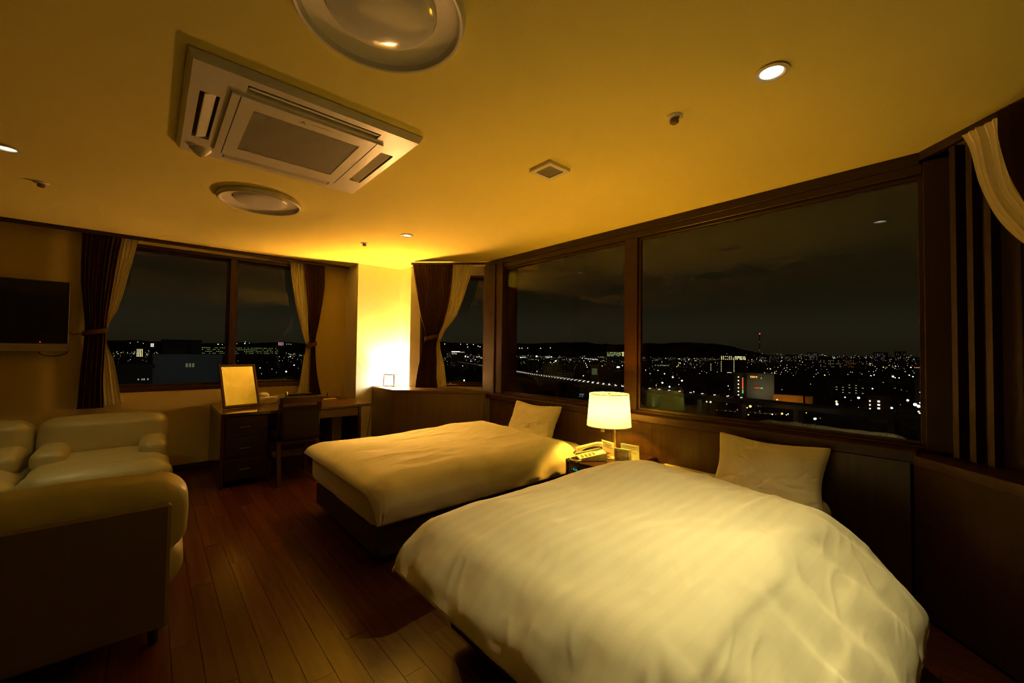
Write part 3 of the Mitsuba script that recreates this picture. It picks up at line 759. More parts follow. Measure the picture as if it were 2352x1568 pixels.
# ------------------------------------------------------------------ television
k = thing('television', 'flat black television with silver lower bar on the far left wall', 'television')
TX1, TX0, TZ0, TZ1 = -.565, -1.42, 1.335, 1.895
ty = YA - .10
add('housing', box((TX0, ty, TZ0), (TX1, ty + .055, TZ1), .006), 'black_box', k)
add('screen', box((TX0 + .022, ty - .002, TZ0 + .022), (TX1 - .022, ty + .002, TZ1 - .022)), 'screen', k, False)
add('bezel', cat_(box((TX0, ty - .004, TZ1 - .02), (TX1, ty + .01, TZ1), .002), box((TX0, ty - .004, TZ0), (TX1, ty + .01, TZ0 + .02), .002), box((TX0, ty - .004, TZ0), (TX0 + .02, ty + .01, TZ1), .002), box((TX1 - .02, ty - .004, TZ0), (TX1, ty + .01, TZ1), .002)), 'screen', k)
add('edge_strip', cat_(box((TX1 - .004, ty - .006, TZ0 - .07), (TX1 + .002, ty + .012, TZ1 + .003), .001), box((TX0, ty - .006, TZ1), (TX1, ty + .012, TZ1 + .004), .001)), 'tv_silver', k)
add('speaker_bar', box((TX0, ty - .004, TZ0 - .072), (TX1, ty + .05, TZ0 - .002), .004), 'tv_silver', k)
led = trimesh.creation.icosphere(subdivisions=1, radius=.0045); led.apply_translation([-.735, ty - .005, TZ0 + .012])
add('standby_light', led, 'led_black', k, True, emit=(1.6, .06, .10))
add('wall_bracket', box((-1.15, ty + .055, 1.45), (-.85, YA - .002, 1.75), .004), 'black_metal', k)
add('cable', tube(spline([(-.74, ty + .03, TZ0 - .07), (-.72, ty + .05, TZ0 - .105), (-.65, ty + .06, TZ0 - .115), (-.585, ty + .05, TZ0 - .09), (-.57, ty + .05, TZ0 - .05)], 30), .004, 8), 'black_box', k, 60)
add('aerial_lead', tube(spline([(-.57, YA - .03, 1.44), (-.53, YA - .02, 1.425), (-.50, YA - .012, 1.435), (-.45, YA - .012, 1.415)], 24), .004, 8), 'black_box', k, 60)

# ------------------------------------------------------------------ armchairs and coffee table
def armchair(x, y, rz, label, seed):
    """Local frame: front towards -y, width along x, origin on the floor under the middle."""
    k = thing('armchair', label, 'armchair', 'cream leather armchairs')

    def put(nm, m, mt, sm=True): return add(nm, placed(m, (x, y, 0), rz), mt, k, sm)
    put('shell', cat_(box((-.345, .405, .09), (.345, .445, .628), .012), box((-.345, -.33, .09), (.345, .41, .20), .015), box((-.345, -.30, .09), (-.315, .41, .40), .012), box((.315, -.30, .09), (.345, .41, .40), .012)), 'shell', 35)
    put('seat_cushion', cushion((0, -.03, .315), (.78, .80, .235), .105, .018, seed, .004), 'leather')
    put('front_roll', cushion((0, -.40, .29), (.80, .20, .25), .10, .02, seed + 1, .004), 'leather')
    b = cushion((0, .27, .545), (.78, .24, .33), .08, .022, seed + 2, .006, rx=-.13, freq=8.)
    p = b.vertices.copy(); fr = p[:, 1] < .27
    fold = sum(a * np.exp(-((p[:, 0] - c - .12 * (p[:, 2] - .5)) / .014) ** 2) for a, c in ((.008, -.08), (.006, .0), (.007, .09), (.005, .2), (-.005, -.04), (-.005, .05)))
    p[:, 1] += np.where(fr, fold * np.clip(1 - np.abs(p[:, 2] - .53) / .18, 0, 1), 0); b.vertices = p
    put('back_cushion', b, 'leather')
    for s_ in (-1, 1):
        put('arm_cushion', cushion((s_ * .30, .02, .445), (.18, .46, .17), .06, .008, seed + 5 + s_, .004), 'leather')
    for sx in (-.30, .30):
        for sy in (-.28, .36):
            put('foot', lathe([(0, 0), (.018, 0), (.024, .09), (0, .09)], 20, (sx, sy, 0)), 'black_metal', 35)
    return k


armchair(-.255, 4.78, 0, 'cream leather armchair against the wall, right of its twin, under the tied drape', 31)
armchair(-1.085, 4.78, 0, 'cream leather armchair under the television, cut by the left edge', 41)
armchair(-.255, 2.80, math.pi, 'cream leather armchair seen from behind in the near left corner', 51)
k = thing('coffee_table', 'dark low coffee table between the facing armchairs', 'table')
add('table_top', box((-1.15, 3.46, .385), (.03, 3.93, .415), .005), 'dark_wood', k)
add('apron', box((-1.11, 3.51, .33), (-.01, 3.88, .385), .003), 'dark_wood', k)
for a in (-1.09, -.05):
    for b in (3.53, 3.83): add('leg', box((a, b, 0), (a + .045, b + .045, .34), .003), 'dark_wood', k)

# ------------------------------------------------------------------ desk, chair and things on the desk
k = thing('desk', 'dark glossy writing desk under the far window', 'desk')
DX0, DX1, DY0, DY1, DZ = .51, 1.82, 4.64, 5.58, .70
add('desk_top', box((DX0, DY0, DZ - .03), (1.94, DY1, DZ), .003), 'dark_wood', k)
add('side_panel', box((DX0, DY0 + .005, 0), (DX0 + .03, DY1, DZ - .03), .002), 'dark_wood', k)
add('side_panel', box((DX1 - .03, DY0 + .005, 0), (DX1, DY1 - .4, DZ - .03), .002), 'dark_wood', k)
add('drawer_unit', box((DX0 + .03, DY0 + .03, .06), (.90, DY1 - .1, DZ - .03), .002), 'desk_front', k)
for i in range(3):
    d_ = add('drawer', box((DX0 + .034, DY0 + .010, .07 + i * .2), (.896, DY0 + .03, .265 + i * .2), .003), 'desk_front', k)
    add('handle', box((.66, DY0 - .003, .155 + i * .2), (.75, DY0 + .010, .167 + i * .2), .003), 'black_metal', d_)
d_ = add('drawer', box((1.36, DY0 + .012, .575), (DX1 - .034, DY0 + .03, .668), .003), 'cabinet_wood', k, label='slim pencil drawer')
add('back_panel', box((.90, DY1 - .05, .1), (DX1 - .03, DY1 - .03, DZ - .03)), 'dark_wood', k)

k = thing('desk_chair', 'dark wooden chair with padded back pushed up to the desk', 'chair')
cx0, cx1, cy = .945, 1.325, 4.50


def leg_(name, pts, r0=.017): return add(name, cat_(*[trimesh.convex.convex_hull(np.vstack([V(*a) + r0 * V(sx, sy, 0) for a in pts[i:i + 2] for sx in (-1, 1) for sy in (-1, 1)])) for i in range(len(pts) - 1)]), 'chair_wood', k, 35)


for x_, s_ in ((cx0 + .015, 1), (cx1 - .015, -1)):
    leg_('rear_leg', [(x_ - .005 * s_, cy - .08, 0), (x_, cy + .01, .42), (x_, cy - .02, .65), (x_, cy - .075, .835)])
    leg_('front_leg', [(x_, cy + .40, 0), (x_, cy + .38, .42)])
top_c = np.array([(x_, cy - .075 - .022 * (1 - ((x_ - 1.135) / .19) ** 2), 0) for x_ in np.linspace(cx0, cx1, 13)])


def curved_rail(z0_, z1_, dy, th): 
    v, f = [], []
    for p in top_c:
        for a, b in ((-th, z0_), (th, z0_), (th, z1_), (-th, z1_)): v.append((p[0], p[1] + a + dy, b))
    for i in range(len(top_c) - 1):
        for j in range(4):
            q = [i * 4 + j, i * 4 + (j + 1) % 4, (i + 1) * 4 + (j + 1) % 4, (i + 1) * 4 + j]; f += [[q[0], q[1], q[2]], [q[0], q[2], q[3]]]
    n = len(v) - 4; f += [[0, 2, 1], [0, 3, 2], [n, n + 1, n + 2], [n, n + 2, n + 3]]
    m = trimesh.Trimesh(v, f, process=False); m.fix_normals(); return m


add('top_rail', curved_rail(.785, .84, .0, .012), 'chair_wood', k, 35)
bp = cushion((1.135, cy - .055, .59), (.345, .045, .33), .02, .008, 3, .001, rx=-.12)
add('back_pad', bp, 'chair_pad', k, True)
add('seat', cushion((1.135, cy + .20, .45), (.42, .44, .075), .03, .012, 4, .001), 'chair_pad', k, True)
add('seat_frame', box((cx0 + .005, cy - .01, .375), (cx1 - .005, cy + .40, .42), .004), 'chair_wood', k)
for x_ in (cx0 + .015, cx1 - .015): add('stretcher', box((x_ - .008, cy - .02, .19), (x_ + .008, cy + .38, .215), .003), 'chair_wood', k)

k = thing('table_mirror', 'framed tabletop mirror leaning back at the left end of the desk', 'mirror')
ex = V(.966, .259, 0); ez = V(-.259 * .33, .966 * .33, .944); ez /= np.linalg.norm(ez); en = np.cross(ez, ex)
if en[1] > 0: en = -en
mo = V(.565, 4.985, DZ + .012); MW, MH = .345, .455


def mplate(u0, u1, v0, v1, w0, w1, b=.002):
    m = box((u0, w0, v0), (u1, w1, v1), b); M = np.eye(4); M[:3, 0], M[:3, 1], M[:3, 2], M[:3, 3] = ex, -en, ez, mo; m.apply_transform(M); return m


bw_ = .022
add('frame', cat_(mplate(0, bw_, 0, MH, -.010, .012), mplate(MW - bw_, MW, 0, MH, -.010, .012), mplate(bw_, MW - bw_, 0, bw_, -.010, .012), mplate(bw_, MW - bw_, MH - bw_, MH, -.010, .012)), 'chair_wood', k)
add('glass', mplate(bw_ - .004, MW - bw_ + .004, bw_ - .004, MH - bw_ + .004, -.001, .002, 0), 'mirror', k, False)
add('backing', mplate(bw_ - .006, MW - bw_ + .006, bw_ - .006, MH - bw_ + .006, .003, .011, 0), 'chair_wood', k, False)
hi = mo + ex * MW / 2 + ez * .36 - en * .012
add('strut', tube([hi, V(hi[0] - .04, hi[1] + .13, DZ + .006)], .008, 8), 'chair_wood', k)
k = thing('tissue_box', 'cream tissue box with a loose tissue beside the mirror', 'box')
add('carton', cbox((.99, 5.32, DZ + .035), (.22, .11, .07), .004, .05), 'cream_plastic', k)
add('tissue', cushion((.96, 5.32, DZ + .085), (.12, .05, .05), .02, .01, 2, .008, freq=20.), 'paper', k, True)
k = thing('remote_stand', 'small tangle of wire holder with folded cards on the desk', 'holder')
add('wire', tube(spline([(1.09, 5.26, DZ + .004), (1.12, 5.24, DZ + .05), (1.16, 5.24, DZ + .075), (1.185, 5.27, DZ + .05), (1.18, 5.30, DZ + .004)], 30), .004, 8), 'chrome', k)
add('card', cbox((1.13, 5.30, DZ + .05), (.09, .012, .08), .002, -.3), 'paper', k)
add('knob', cushion((1.19, 5.25, DZ + .10), (.03, .03, .05), .013, .002), 'brass', k, True)
add('foot', cbox((1.13, 5.27, DZ + .003), (.14, .09, .006), .002), 'black_metal', k)
k = thing('leather_box', 'dark brown leather tray box behind the chair back on the desk', 'box')
add('tray', cat_(box((1.17, 5.16, DZ), (1.50, 5.42, DZ + .012), .003), box((1.17, 5.16, DZ), (1.18, 5.42, DZ + .07), .003), box((1.49, 5.16, DZ), (1.50, 5.42, DZ + .07), .003), box((1.17, 5.16, DZ), (1.50, 5.17, DZ + .07), .003), box((1.17, 5.41, DZ), (1.50, 5.42, DZ + .085), .003)), 'black_box', k)
add('lid_strip', box((1.17, 5.40, DZ + .07), (1.50, 5.43, DZ + .082), .003), 'dark_wood', k)
k = thing('pen_tray', 'flat pen stand with an upright pen at the right end of the desk', 'pen stand')
add('tray', cbox((1.68, 5.32, DZ + .005), (.16, .07, .010), .003), 'brass', k)
add('upright_pen', tube([(1.655, 5.32, DZ + .01), (1.662, 5.33, DZ + .075)], [.005, .007], 8), 'black_box', k)
add('clip', cbox((1.73, 5.34, DZ + .03), (.04, .006, .04), .002), 'iron', k)

# ------------------------------------------------------------------ the town outside (ground 30 m below the floor of the room)
G = -30.
gm_ = trimesh.Trimesh([(-9000, -9000, G), (9000, -9000, G), (9000, 9000, G), (-9000, 9000, G)], [[0, 1, 2], [0, 2, 3]], process=False)
struct('ground', gm_, 'town_ground'); tag('ground', 'dark flat town ground outside the windows', None, None, 'structure')
az_k = [-25, -3.2, -.85, 3.8, 11.8, 14.6, 32, 37.3, 39.8, 44.6, 51.5, 54.7, 60.3, 66, 69.4, 72.2, 73.5, 80, 100]
el_k = [40, 34, 35, 31, 41, 41, 69, 63, 62, 68, 79, 64, 76, 83, 53, 16, -11, -20, -20]
azs = np.radians(np.linspace(-25, 100, 420))
ht = np.interp(np.degrees(azs), az_k, el_k) + 14 * (meshkit.fbm(np.stack([azs * 40, azs * 0, azs * 0], -1), 4, 9) - .5) * 1.2 + 3
hv = []
for dist, fz in ((2650, 0.), (2900, .35), (3200, 1.0), (3700, .55), (4600, 0.)):
    hv.append(np.stack([np.sin(azs) * dist, np.cos(azs) * dist, G + np.maximum(ht - G, 2) * fz], -1))
hm = trimesh.Trimesh(np.concatenate(hv), grid_faces(5, len(azs)), process=False)
struct('hills', hm, 'hill', None, True); tag('hills', 'low dark hills on the horizon', None, None, 'structure')

COL = {'w': V(1.0, .95, .78), 'y': V(1.0, .85, .36), 'o': V(1.0, .42, .06), 'r': V(1.0, .08, .05), 'g': V(.80, 1.0, .40), 'b': V(.78, .92, 1.0), 'c': V(.35, .95, .85), 'p': V(1.0, .55, .60)}
OCT = trimesh.creation.icosphere(subdivisions=1, radius=1.0)
oct_ply = mikit.ply(OCT, 'led_black', smooth=True)
TOWN = """-124,2997,-6,4.62,w -147,2996,-19,3.53,w -91,2170,-24,2.57,w -80,2999,24,3.61,w -50,3000,30,3.64,w -28,3000,23,3.66,w 51,3000,24,3.75,w 159,2996,28,3.86,w 203,2993,30,3.91,w 186,2866,-24,6.71,y 297,2985,-14,4,w 303,2985,26,5.21,w 323,2983,24,4.02,w 382,2976,26,5.3,w 395,2974,31,4.09,w 437,2968,44,4.13,c 435,2968,33,5.78,c 458,2965,36,4.15,c 473,2963,-24,5.82,g 514,2956,-22,6.71,w 545,2950,-23,6.75,w 554,2948,-23,4.23,w 251,1535,-24,2.16,w 216,1285,-24,1.81,w 199,1007,-24,1.89,w 305,1490,-24,2.16,w 272,1310,-24,1.91,w 325,1544,-24,2.25,w 333,1459,-24,2.16,w 368,1587,-24,3.06,w 303,1283,-24,1.91,w 174,725,-24,1.51,w 111,634,-24,1.17,w 116,589,-24,0.85,w 88,531,-24,1.05,w 86,484,-24,0.69,w 116,517,-24,1.29,w 720,2912,-16,4.36,o 730,2910,-11,4.37,w 703,2916,-18,4.35,w 656,2927,34,4.32,w 668,2925,34,4.33,w 680,2922,33,4.33,w 57,341,-24,0.48,w 61,357,-24,0.5,w 61,341,-24,0.58,y 64,343,-24,0.78,y 69,342,-24,1.18,y 72,346,-24,1,y 78,369,-24,0.75,w 85,379,-24,0.56,w -20,524,-24,1.62,y 17,1206,-24,1.8,w 3,482,-24,0.6,w 5,484,-24,1.08,w 2,524,-24,0.65,w -98,2998,-8,3.59,w -93,2999,-1,3.59,y -89,2999,-8,3.6,w -68,2999,-8,3.62,w -60,2999,-13,3.63,w -19,3000,-7,3.67,w -5,3000,-13,3.69,w 3,3000,-16,3.7,w 12,3000,-9,3.71,y 20,3000,-14,3.71,w 27,3000,-16,3.72,w 37,3000,-6,3.73,w 37,3000,-21,3.73,w 47,3000,-17,3.74,w 55,2999,-8,3.75,y 63,2999,-13,3.76,y 1587,2546,-19,5.82,w 1592,2542,53,4.86,w 1687,2481,53,4.88,w 1726,2454,53,4.89,w 1763,2428,52,4.9,w 1790,2407,41,4.9,w 1801,2399,36,4.91,w 1729,2451,34,4.89,w 1730,2451,21,4.89,w 1732,2449,12,4.89,o 1738,2445,9,4.89,r 1782,2413,9,4.9,w 1822,2383,10,4.91,w 1796,2403,-19,4.9,w 1826,2381,-16,4.91,w 1257,1681,-24,3.43,y 1151,1556,-24,3.16,w 1035,1370,-24,2.81,w 954,1253,-24,2.57,r 765,1043,-24,2.11,w 628,875,-24,1.76,w 1632,2517,-21,10.7,y 1620,2525,-23,6.81,y 1203,1725,-24,5.48,w 1096,1551,-24,4.02,w 1078,1594,-24,3.13,w 1086,1595,-24,3.14,w 1097,1596,-24,3.15,w 804,1237,-24,4.07,y 207,298,-24,1,g 411,597,-24,1.18,w 620,937,-24,1.82,w 597,881,-24,1.73,w 1595,2381,-24,4.66,w 1942,2286,4,4.92,w 1963,2268,-6,4.92,w 1971,2261,12,4.92,w 2023,2216,30,4.92,w 2036,2203,30,4.92,w 2066,2176,32,4.92,w 2077,2164,13,4.91,w 2133,2109,31,4.91,w 2182,2059,35,4.9,w 2219,2019,16,4.89,g 2251,1983,24,4.88,w 2042,2197,-13,4.92,r 1976,2258,-24,4.92,w 1371,1495,-24,3.32,w 1307,1418,-24,3.16,w 1391,1497,-24,3.35,w 1403,1497,-24,3.36,w 1852,1867,-24,7.75,w 2184,2057,-17,4.9,g 1592,1509,-24,3.58,w 1713,1606,-24,5.36,w 922,847,-24,3.26,g 765,720,-24,1.71,w 784,726,-24,1.74,w 700,722,-24,1.65,w 637,641,-24,2.07,w 920,920,-24,2.13,w 530,592,-24,1.56,o 544,508,-24,1.7,o 469,460,-24,1.07,w 388,390,-24,0.9,w 345,334,-24,1.09,y 262,295,-24,1.42,y 224,262,-24,1.01,y 2251,1983,24,4.88,w 2321,1901,18,5.83,y 2303,1923,-1,4.86,w 2349,1866,4,4.84,w 2427,1763,14,4.8,w 2394,1808,-2,4.82,w 2422,1770,10,4.8,w 2276,1955,-19,4.87,o 2318,1904,-18,4.85,o 2339,1878,-22,4.84,o 2351,1863,-19,4.84,o 2374,1834,-14,4.83,w 1537,1242,-24,3.19,y 1519,1211,-24,3.14,w 1495,1182,-24,3.07,w 1407,1102,-24,2.88,w 1388,1077,-24,2.83,w 1355,1042,-24,2.75,w 1268,969,-24,2.56,w 1389,1052,-24,2.8,w 1286,967,-24,2.58,w 1061,851,-24,2.2,g 985,768,-24,2.01,w 1119,957,-24,2.39,w 1390,989,-24,2.72,w 1856,1251,-24,3.55,w 797,634,-24,1.64,w 682,540,-24,1.4,w 588,464,-24,1.21,w 670,492,-24,1.33,w 567,480,-24,1.8,w 646,440,-24,2.23,w 649,439,-24,2.24,w 734,488,-24,1.39,w 370,320,-24,1.59,g 383,326,-24,1.63,g 445,343,-24,1.08,y 361,290,-24,1.05,y 187,158,-24,0.71,b 2347,1435,-24,7.75,w 2603,1492,-22,4.65,w 2615,1469,-23,4.64,w 2642,1422,-16,4.61,w 2650,1405,-23,4.6,w 2583,1281,-24,4.37,w 2105,1051,-24,3.57,w 2490,1177,-24,4.14,w 1813,861,-24,3.02,w 2430,1120,-24,4.01,w 1635,747,-24,2.69,w 2742,1217,-20,4.47,y 1121,557,-24,2.28,b 1023,497,-24,1.72,w 871,437,-24,1.48,o 799,404,-24,1.36,o 622,379,-24,1.48,w 550,335,-24,1.01,w 506,308,-24,0.93,w 574,340,-24,1.04,w 582,324,-24,1.03,w 480,278,-24,0.86,w 494,266,-24,1.29,g 430,222,-24,1.33,b 382,188,-24,1.16,b 338,184,-24,1.06,b 308,173,-24,0.54,w 303,159,-24,0.89,b 332,166,-24,0.56,w 277,128,-24,0.59,b 181,110,-24,1.18,w 771,355,-24,1.27,w 545,244,-24,0.89,w 575,248,-24,0.93,w 225,97,-24,0.58,g 225,95,-24,0.64,g 1602,615,-24,2.99,w 622,253,-24,0.98,w 670,248,-24,1.03,w 353,135,-24,0.66,w 270,103,-24,0.42,w 925,317,-24,1.39,w 319,121,-24,0.49,w 2508,834,-24,3.74,w 2184,692,-24,3.22,w 2196,689,-24,3.23,w 2159,641,-24,3.13,w 2162,619,-24,3.1,w 2212,609,-24,3.14,w 2283,596,-24,3.2,w 2373,578,-24,3.28,w 1917,458,-24,2.64,w 1368,410,-24,1.99,w 991,280,-24,1.42,w 863,256,-24,1.62,w 942,255,-24,1.33,y 991,264,-24,1.4,w 796,214,-24,1.12,w 863,225,-24,1.21,w 1055,264,-24,1.47,w 717,198,-24,1.02,w 637,177,-24,0.91,y 656,193,-24,1.14,y 735,212,-24,1.06,o 665,192,-24,1.24,y 656,202,-24,1.15,w 909,196,-24,1.22,w 898,189,-24,1.2,w 905,186,-24,1.21,w 746,159,-24,1,w 690,149,-24,0.93,w 668,135,-24,1.33,o 600,132,-24,0.81,w 444,100,-24,0.6,w 352,97,-24,0.5,w 223,75,-24,0.86,o 216,74,-24,0.48,p 228,73,-24,0.33,w 228,72,-24,0.33,r 208,66,-24,0.3,c 204,74,-24,0.37,r 201,59,-24,0.46,y 207,57,-24,0.58,o 208,55,-24,0.44,y 218,55,-24,0.39,o 219,51,-24,0.36,o 201,44,-24,0.59,w 202,44,-24,0.6,p 205,43,-24,0.27,p 223,86,-24,0.34,y 191,65,-24,0.43,o 2452,475,-24,3.24,w 2009,315,-24,2.56,y 2112,366,-24,2.74,w 2660,343,-24,3.3,w 2316,286,-24,2.86,w 2979,353,-13,5.12,b 2984,314,-13,3.62,w 2988,265,-12,4.99,c 2983,318,-24,3.62,w 2995,181,-9,3.47,w 2995,171,-12,3.45,b 1870,251,-24,2.33,w 1568,210,-24,1.96,w 1132,141,-24,1.4,w 975,123,-24,1.21,y 907,123,-24,1.13,w 905,117,-24,1.12,w 1540,186,-24,1.9,y 1620,192,-24,1.99,o 1631,187,-24,2,o 1673,188,-24,2.04,o 1323,153,-24,2.11,o 1335,148,-24,1.63,w 1603,173,-24,1.95,c 1357,139,-24,1.64,y 1442,144,-24,1.74,w 1489,147,-24,1.79,w 1497,143,-24,1.8,w 1217,122,-24,1.47,w 1381,110,-24,2.44,y 1434,107,-24,2.53,r 715,95,-24,1.16,w 747,96,-24,1.2,w 769,112,-24,0.97,w 728,121,-24,0.94,w 834,133,-24,1.06,w 845,137,-24,1.08,w 719,74,-24,1.74,g 679,68,-24,1.06,w 675,64,-24,1.05,w 978,85,-24,1.4,g 795,65,-24,1.32,w 912,69,-24,1.07,w 738,57,-24,1.3,c 543,63,-24,0.66,w 477,66,-24,0.6,w 428,56,-24,0.9,w 322,55,-24,0.66,w 325,49,-24,0.99,b 303,49,-24,0.46,o 288,53,-24,0.75,o 273,50,-24,0.92,b 265,40,-24,0.33,w 426,29,-24,0.64,w 434,40,-24,0.52,y 276,29,-24,0.73,w 258,26,-24,0.31,w 299,28,-24,0.36,o 333,28,-24,0.86,w 307,23,-24,1.15,w 298,21,-24,1.11,w 321,22,-24,0.74,w 269,19,-24,0.62,y 261,18,-24,0.6,y"""
lamps_ = [l.split(',') for l in TOWN.split()]
post = trimesh.creation.cylinder(1.0, 1.0, sections=6); post.apply_translation([0, 0, .5]); post_ply = mikit.ply(post, 'black_metal', smooth=True)
order = sorted(range(len(lamps_)), key=lambda i: -float(lamps_[i][3]) / math.hypot(float(lamps_[i][0]), float(lamps_[i][1])))
late = {}
cname = {'w': 'white', 'y': 'yellow', 'o': 'orange', 'r': 'red', 'g': 'greenish', 'b': 'bluish white', 'c': 'cyan', 'p': 'pink'}
for rank, i in enumerate(order):
    x, y, z, r, c = lamps_[i]; x, y, z, r = map(float, (x, y, z, r))
    big = r / math.hypot(x, y) > .0024
    rad = (COL[c] * (4.5 if big else 3.)).tolist(); r *= .72 if big else .62
    if rank < 200:
        azl = math.degrees(math.atan2(x, y)); dd = math.hypot(x, y)
        wh = 'in the left desk window' if azl < 20 else 'in the narrow corner window' if azl < 38 else 'in the left pane of the long window' if azl < 57.5 else 'in the right pane of the long window'
        sz = 'tiny far' if dd > 1500 else 'small' if not big else 'large glaring'
        k = thing('street_lamp', f'{sz} {cname[c]} street lamp of the town {wh}', 'street lamp', f'{sz} {cname[c]} town lamps {wh}')
        kk = key_of('lamp_head', k)
        scene[kk] = {**oct_ply, 'to_world': T().translate([x, y, z]).scale(r), 'emitter': {'type': 'area', 'radiance': rgb(*rad), 'sampling_weight': 0.}}
        kk = key_of('post', k)
        scene[kk] = {**post_ply, 'to_world': T().translate([x, y, G]).scale([.12, .12, z - G - r])}
    else:
        late.setdefault(c, []).append((x, y, z, r))
# the countless small far lights: a thinning field of lamps and windows over the plain and the lower slopes
for n in range(5200):
    az = math.radians(RNG.uniform(-6, 98)); dist = 300 + 3100 * RNG.beta(1.6, 1.1)
    dens = .25 + .75 * float(meshkit.noise(V(math.sin(az) * dist / 260, math.cos(az) * dist / 260, 0), 3))
    if RNG.random() > dens ** 1.5: continue
    z = G + RNG.uniform(3, 12) + (max(0, dist - 2650) * .035 if az < 1.2 else RNG.uniform(0, 30) * (dist > 2400))
    r = dist * RNG.choice([.0003, .00042, .0006, .0008], p=[.45, .3, .18, .07])
    late.setdefault(RNG.choice(['w', 'y', 'g', 'o', 'b'], p=[.5, .22, .1, .12, .06]), []).append((math.sin(az) * dist, math.cos(az) * dist, z, r))
for c, ls in sorted(late.items()):
    ms = trimesh.util.concatenate([placed(trimesh.creation.icosphere(subdivisions=0), (x, y, z), 0, r) for x, y, z, r in ls])
    add('distant_lights', ms, 'led_black', None, False, f'countless tiny {cname[c]} lights of the far town', 'city lights', None, 'stuff', emit=COL[c] * .9)


def tower(label, c, w, d, h, yaw, mat, roof=True, windows=(), sides=(), z0=G, name='building', cat='building'):
    """A block with its base centre at c. windows: (face, u0, u1, v0, v1, columns, rows, fill, colour, strength, size) lit windows on a face
    ('f' towards the hotel, 'r', 'l' its ends), u and v in metres from the middle and from the ground."""
    k = thing(name, label, cat)
    add('walls', placed(box((-w / 2, -d / 2, 0), (w / 2, d / 2, h)), (*c, z0), yaw), mat, k, False)
    if roof:
        p = cat_(*[box(a, b) for a, b in (((-w / 2 - .1, -d / 2 - .1, h), (w / 2 + .1, -d / 2 + .25, h + .7)), ((-w / 2 - .1, d / 2 - .25, h), (w / 2 + .1, d / 2 + .1, h + .7)), ((-w / 2 - .1, -d / 2, h), (-w / 2 + .25, d / 2, h + .7)), ((w / 2 - .25, -d / 2, h), (w / 2 + .1, d / 2, h + .7)))])
        add('parapet', placed(p, (*c, z0), yaw), mat, k, False)
    for face, u0, u1, v0, v1, nc, nr, fill, col, st, sz in windows:
        ms = []
        for i in range(nc):
            for j in range(nr):
                if RNG.random() > fill: continue
                u = u0 + (u1 - u0) * ((i + .5) / nc); v = v0 + (v1 - v0) * ((j + .5) / nr)
                if face == 'f': ms.append(box((u - sz[0] / 2, -d / 2 - .06, v - sz[1] / 2), (u + sz[0] / 2, -d / 2 + .02, v + sz[1] / 2)))
                else:
                    s_ = 1 if face == 'r' else -1
                    ms.append(box((s_ * w / 2 - .05, u - sz[0] / 2, v - sz[1] / 2), (s_ * w / 2 + .06, u + sz[0] / 2, v + sz[1] / 2)))
        if ms: add('lit_windows', placed(cat_(*ms), (*c, z0), yaw), 'led_black', k, False, kind='stuff', emit=COL[col] * st)
    return k


def polar(azd, d): a = math.radians(azd); return (math.sin(a) * d, math.cos(a) * d)
def facing(azd, turn=0.): return -math.radians(azd + turn)


tower('pale wide block with few lit windows seen through the left window', (6.2, 114), 11.4, 9, G * -1 - .8, 0, 'facade_cool', windows=[('f', -.6, 1.0, 27.2, 28.2, 3, 1, 1, 'g', .10, (.35, .8))])
tower('rooftop plant block standing on the pale wide block', (4.3, 122), 4.2, 5, 31.0, 0, 'facade_dark')
tower('broad dark block with a raised roof behind the pale wide block', (5.9, 132), 7.6, 6, 32.6, 0, 'facade_dark')
tower('low dark annex left of the pale wide block', (-2.0, 113), 5.6, 7, 27.2, 0, 'facade_dark', windows=[('f', .3, 2.0, 24.6, 25.4, 6, 1, .8, 'w', .5, (.16, .28))])
tower('narrow apartment tower with yellow windows in the left window', (-12.3, 905), 9, 10, 30, 0, 'facade_dark', windows=[('f', -4, 4, 16, 29, 4, 6, .95, 'y', 1.6, (1.2, 1.2))])
tower('slim twin block with two white light strips on the horizon', (4.3, 1505), 9, 10, 44, 0, 'facade_dark', windows=[('f', -3.6, 3.8, 33, 43, 3, 3, .9, 'w', 1.3, (1.6, 2.6))])
tower('very long housing block with rows of dotted lights in the left window', (126, 905), 122, 12, 35, facing(8), 'facade_dark', windows=[('f', -60, 60, 21, 34, 46, 4, .62, 'g', .8, (.9, .7))])
tower('pale striped apartment block on the horizon beside the right desk drape', (378, 1765), 25, 10, 60, facing(12), 'facade_dark', windows=[('f', -12, 12, 44, 59, 5, 1, .9, 'p', .5, (2.6, 13))])
tower('brightly lit hall with a white roof band in the far corner window', (505, 752), 30, 14, 32, facing(34), 'facade_orange', windows=[('f', -14, 4, 29.5, 31.5, 10, 1, 1, 'w', 2.4, (1.9, 1.7)), ('f', 4, 14, 28, 31, 4, 1, 1, 'y', .22, (2.6, 2.6)), ('f', -13, -3, 24, 28, 8, 2, .7, 'w', 1.3, (.6, 1.3))])
tower('white office block with five lit columns left in the long window', (596, 682), 27, 10, 24, facing(41), 'facade_dark', windows=[('f', -12.5, 12, 14, 22, 6, 3, .85, 'b', 1.2, (1.5, 1.6))])
tower('school-like block with yellow-green windows left of the window post', (1078, 742), 52, 12, 36, facing(55), 'facade_dark', windows=[('f', -25, 25, 22, 35, 20, 4, .6, 'g', .9, (1.3, 1.6)), ('f', 20, 25, 22, 36, 2, 4, 1, 'y', 1.4, (1.8, 2.6))])
tower('flat shed with a yellow light band under the hills', (566, 580), 20, 8, 19, facing(44), 'facade_dark', windows=[('f', -9, 8, 17, 18, 8, 1, .8, 'g', .7, (1.3, .5))])
tower('flat shop with two white light bands under the hills', (590, 566), 9, 8, 24, facing(45), 'facade_dark', windows=[('f', -3, 4, 19.5, 24, 2, 2, 1, 'w', 1.2, (2.4, .7))])
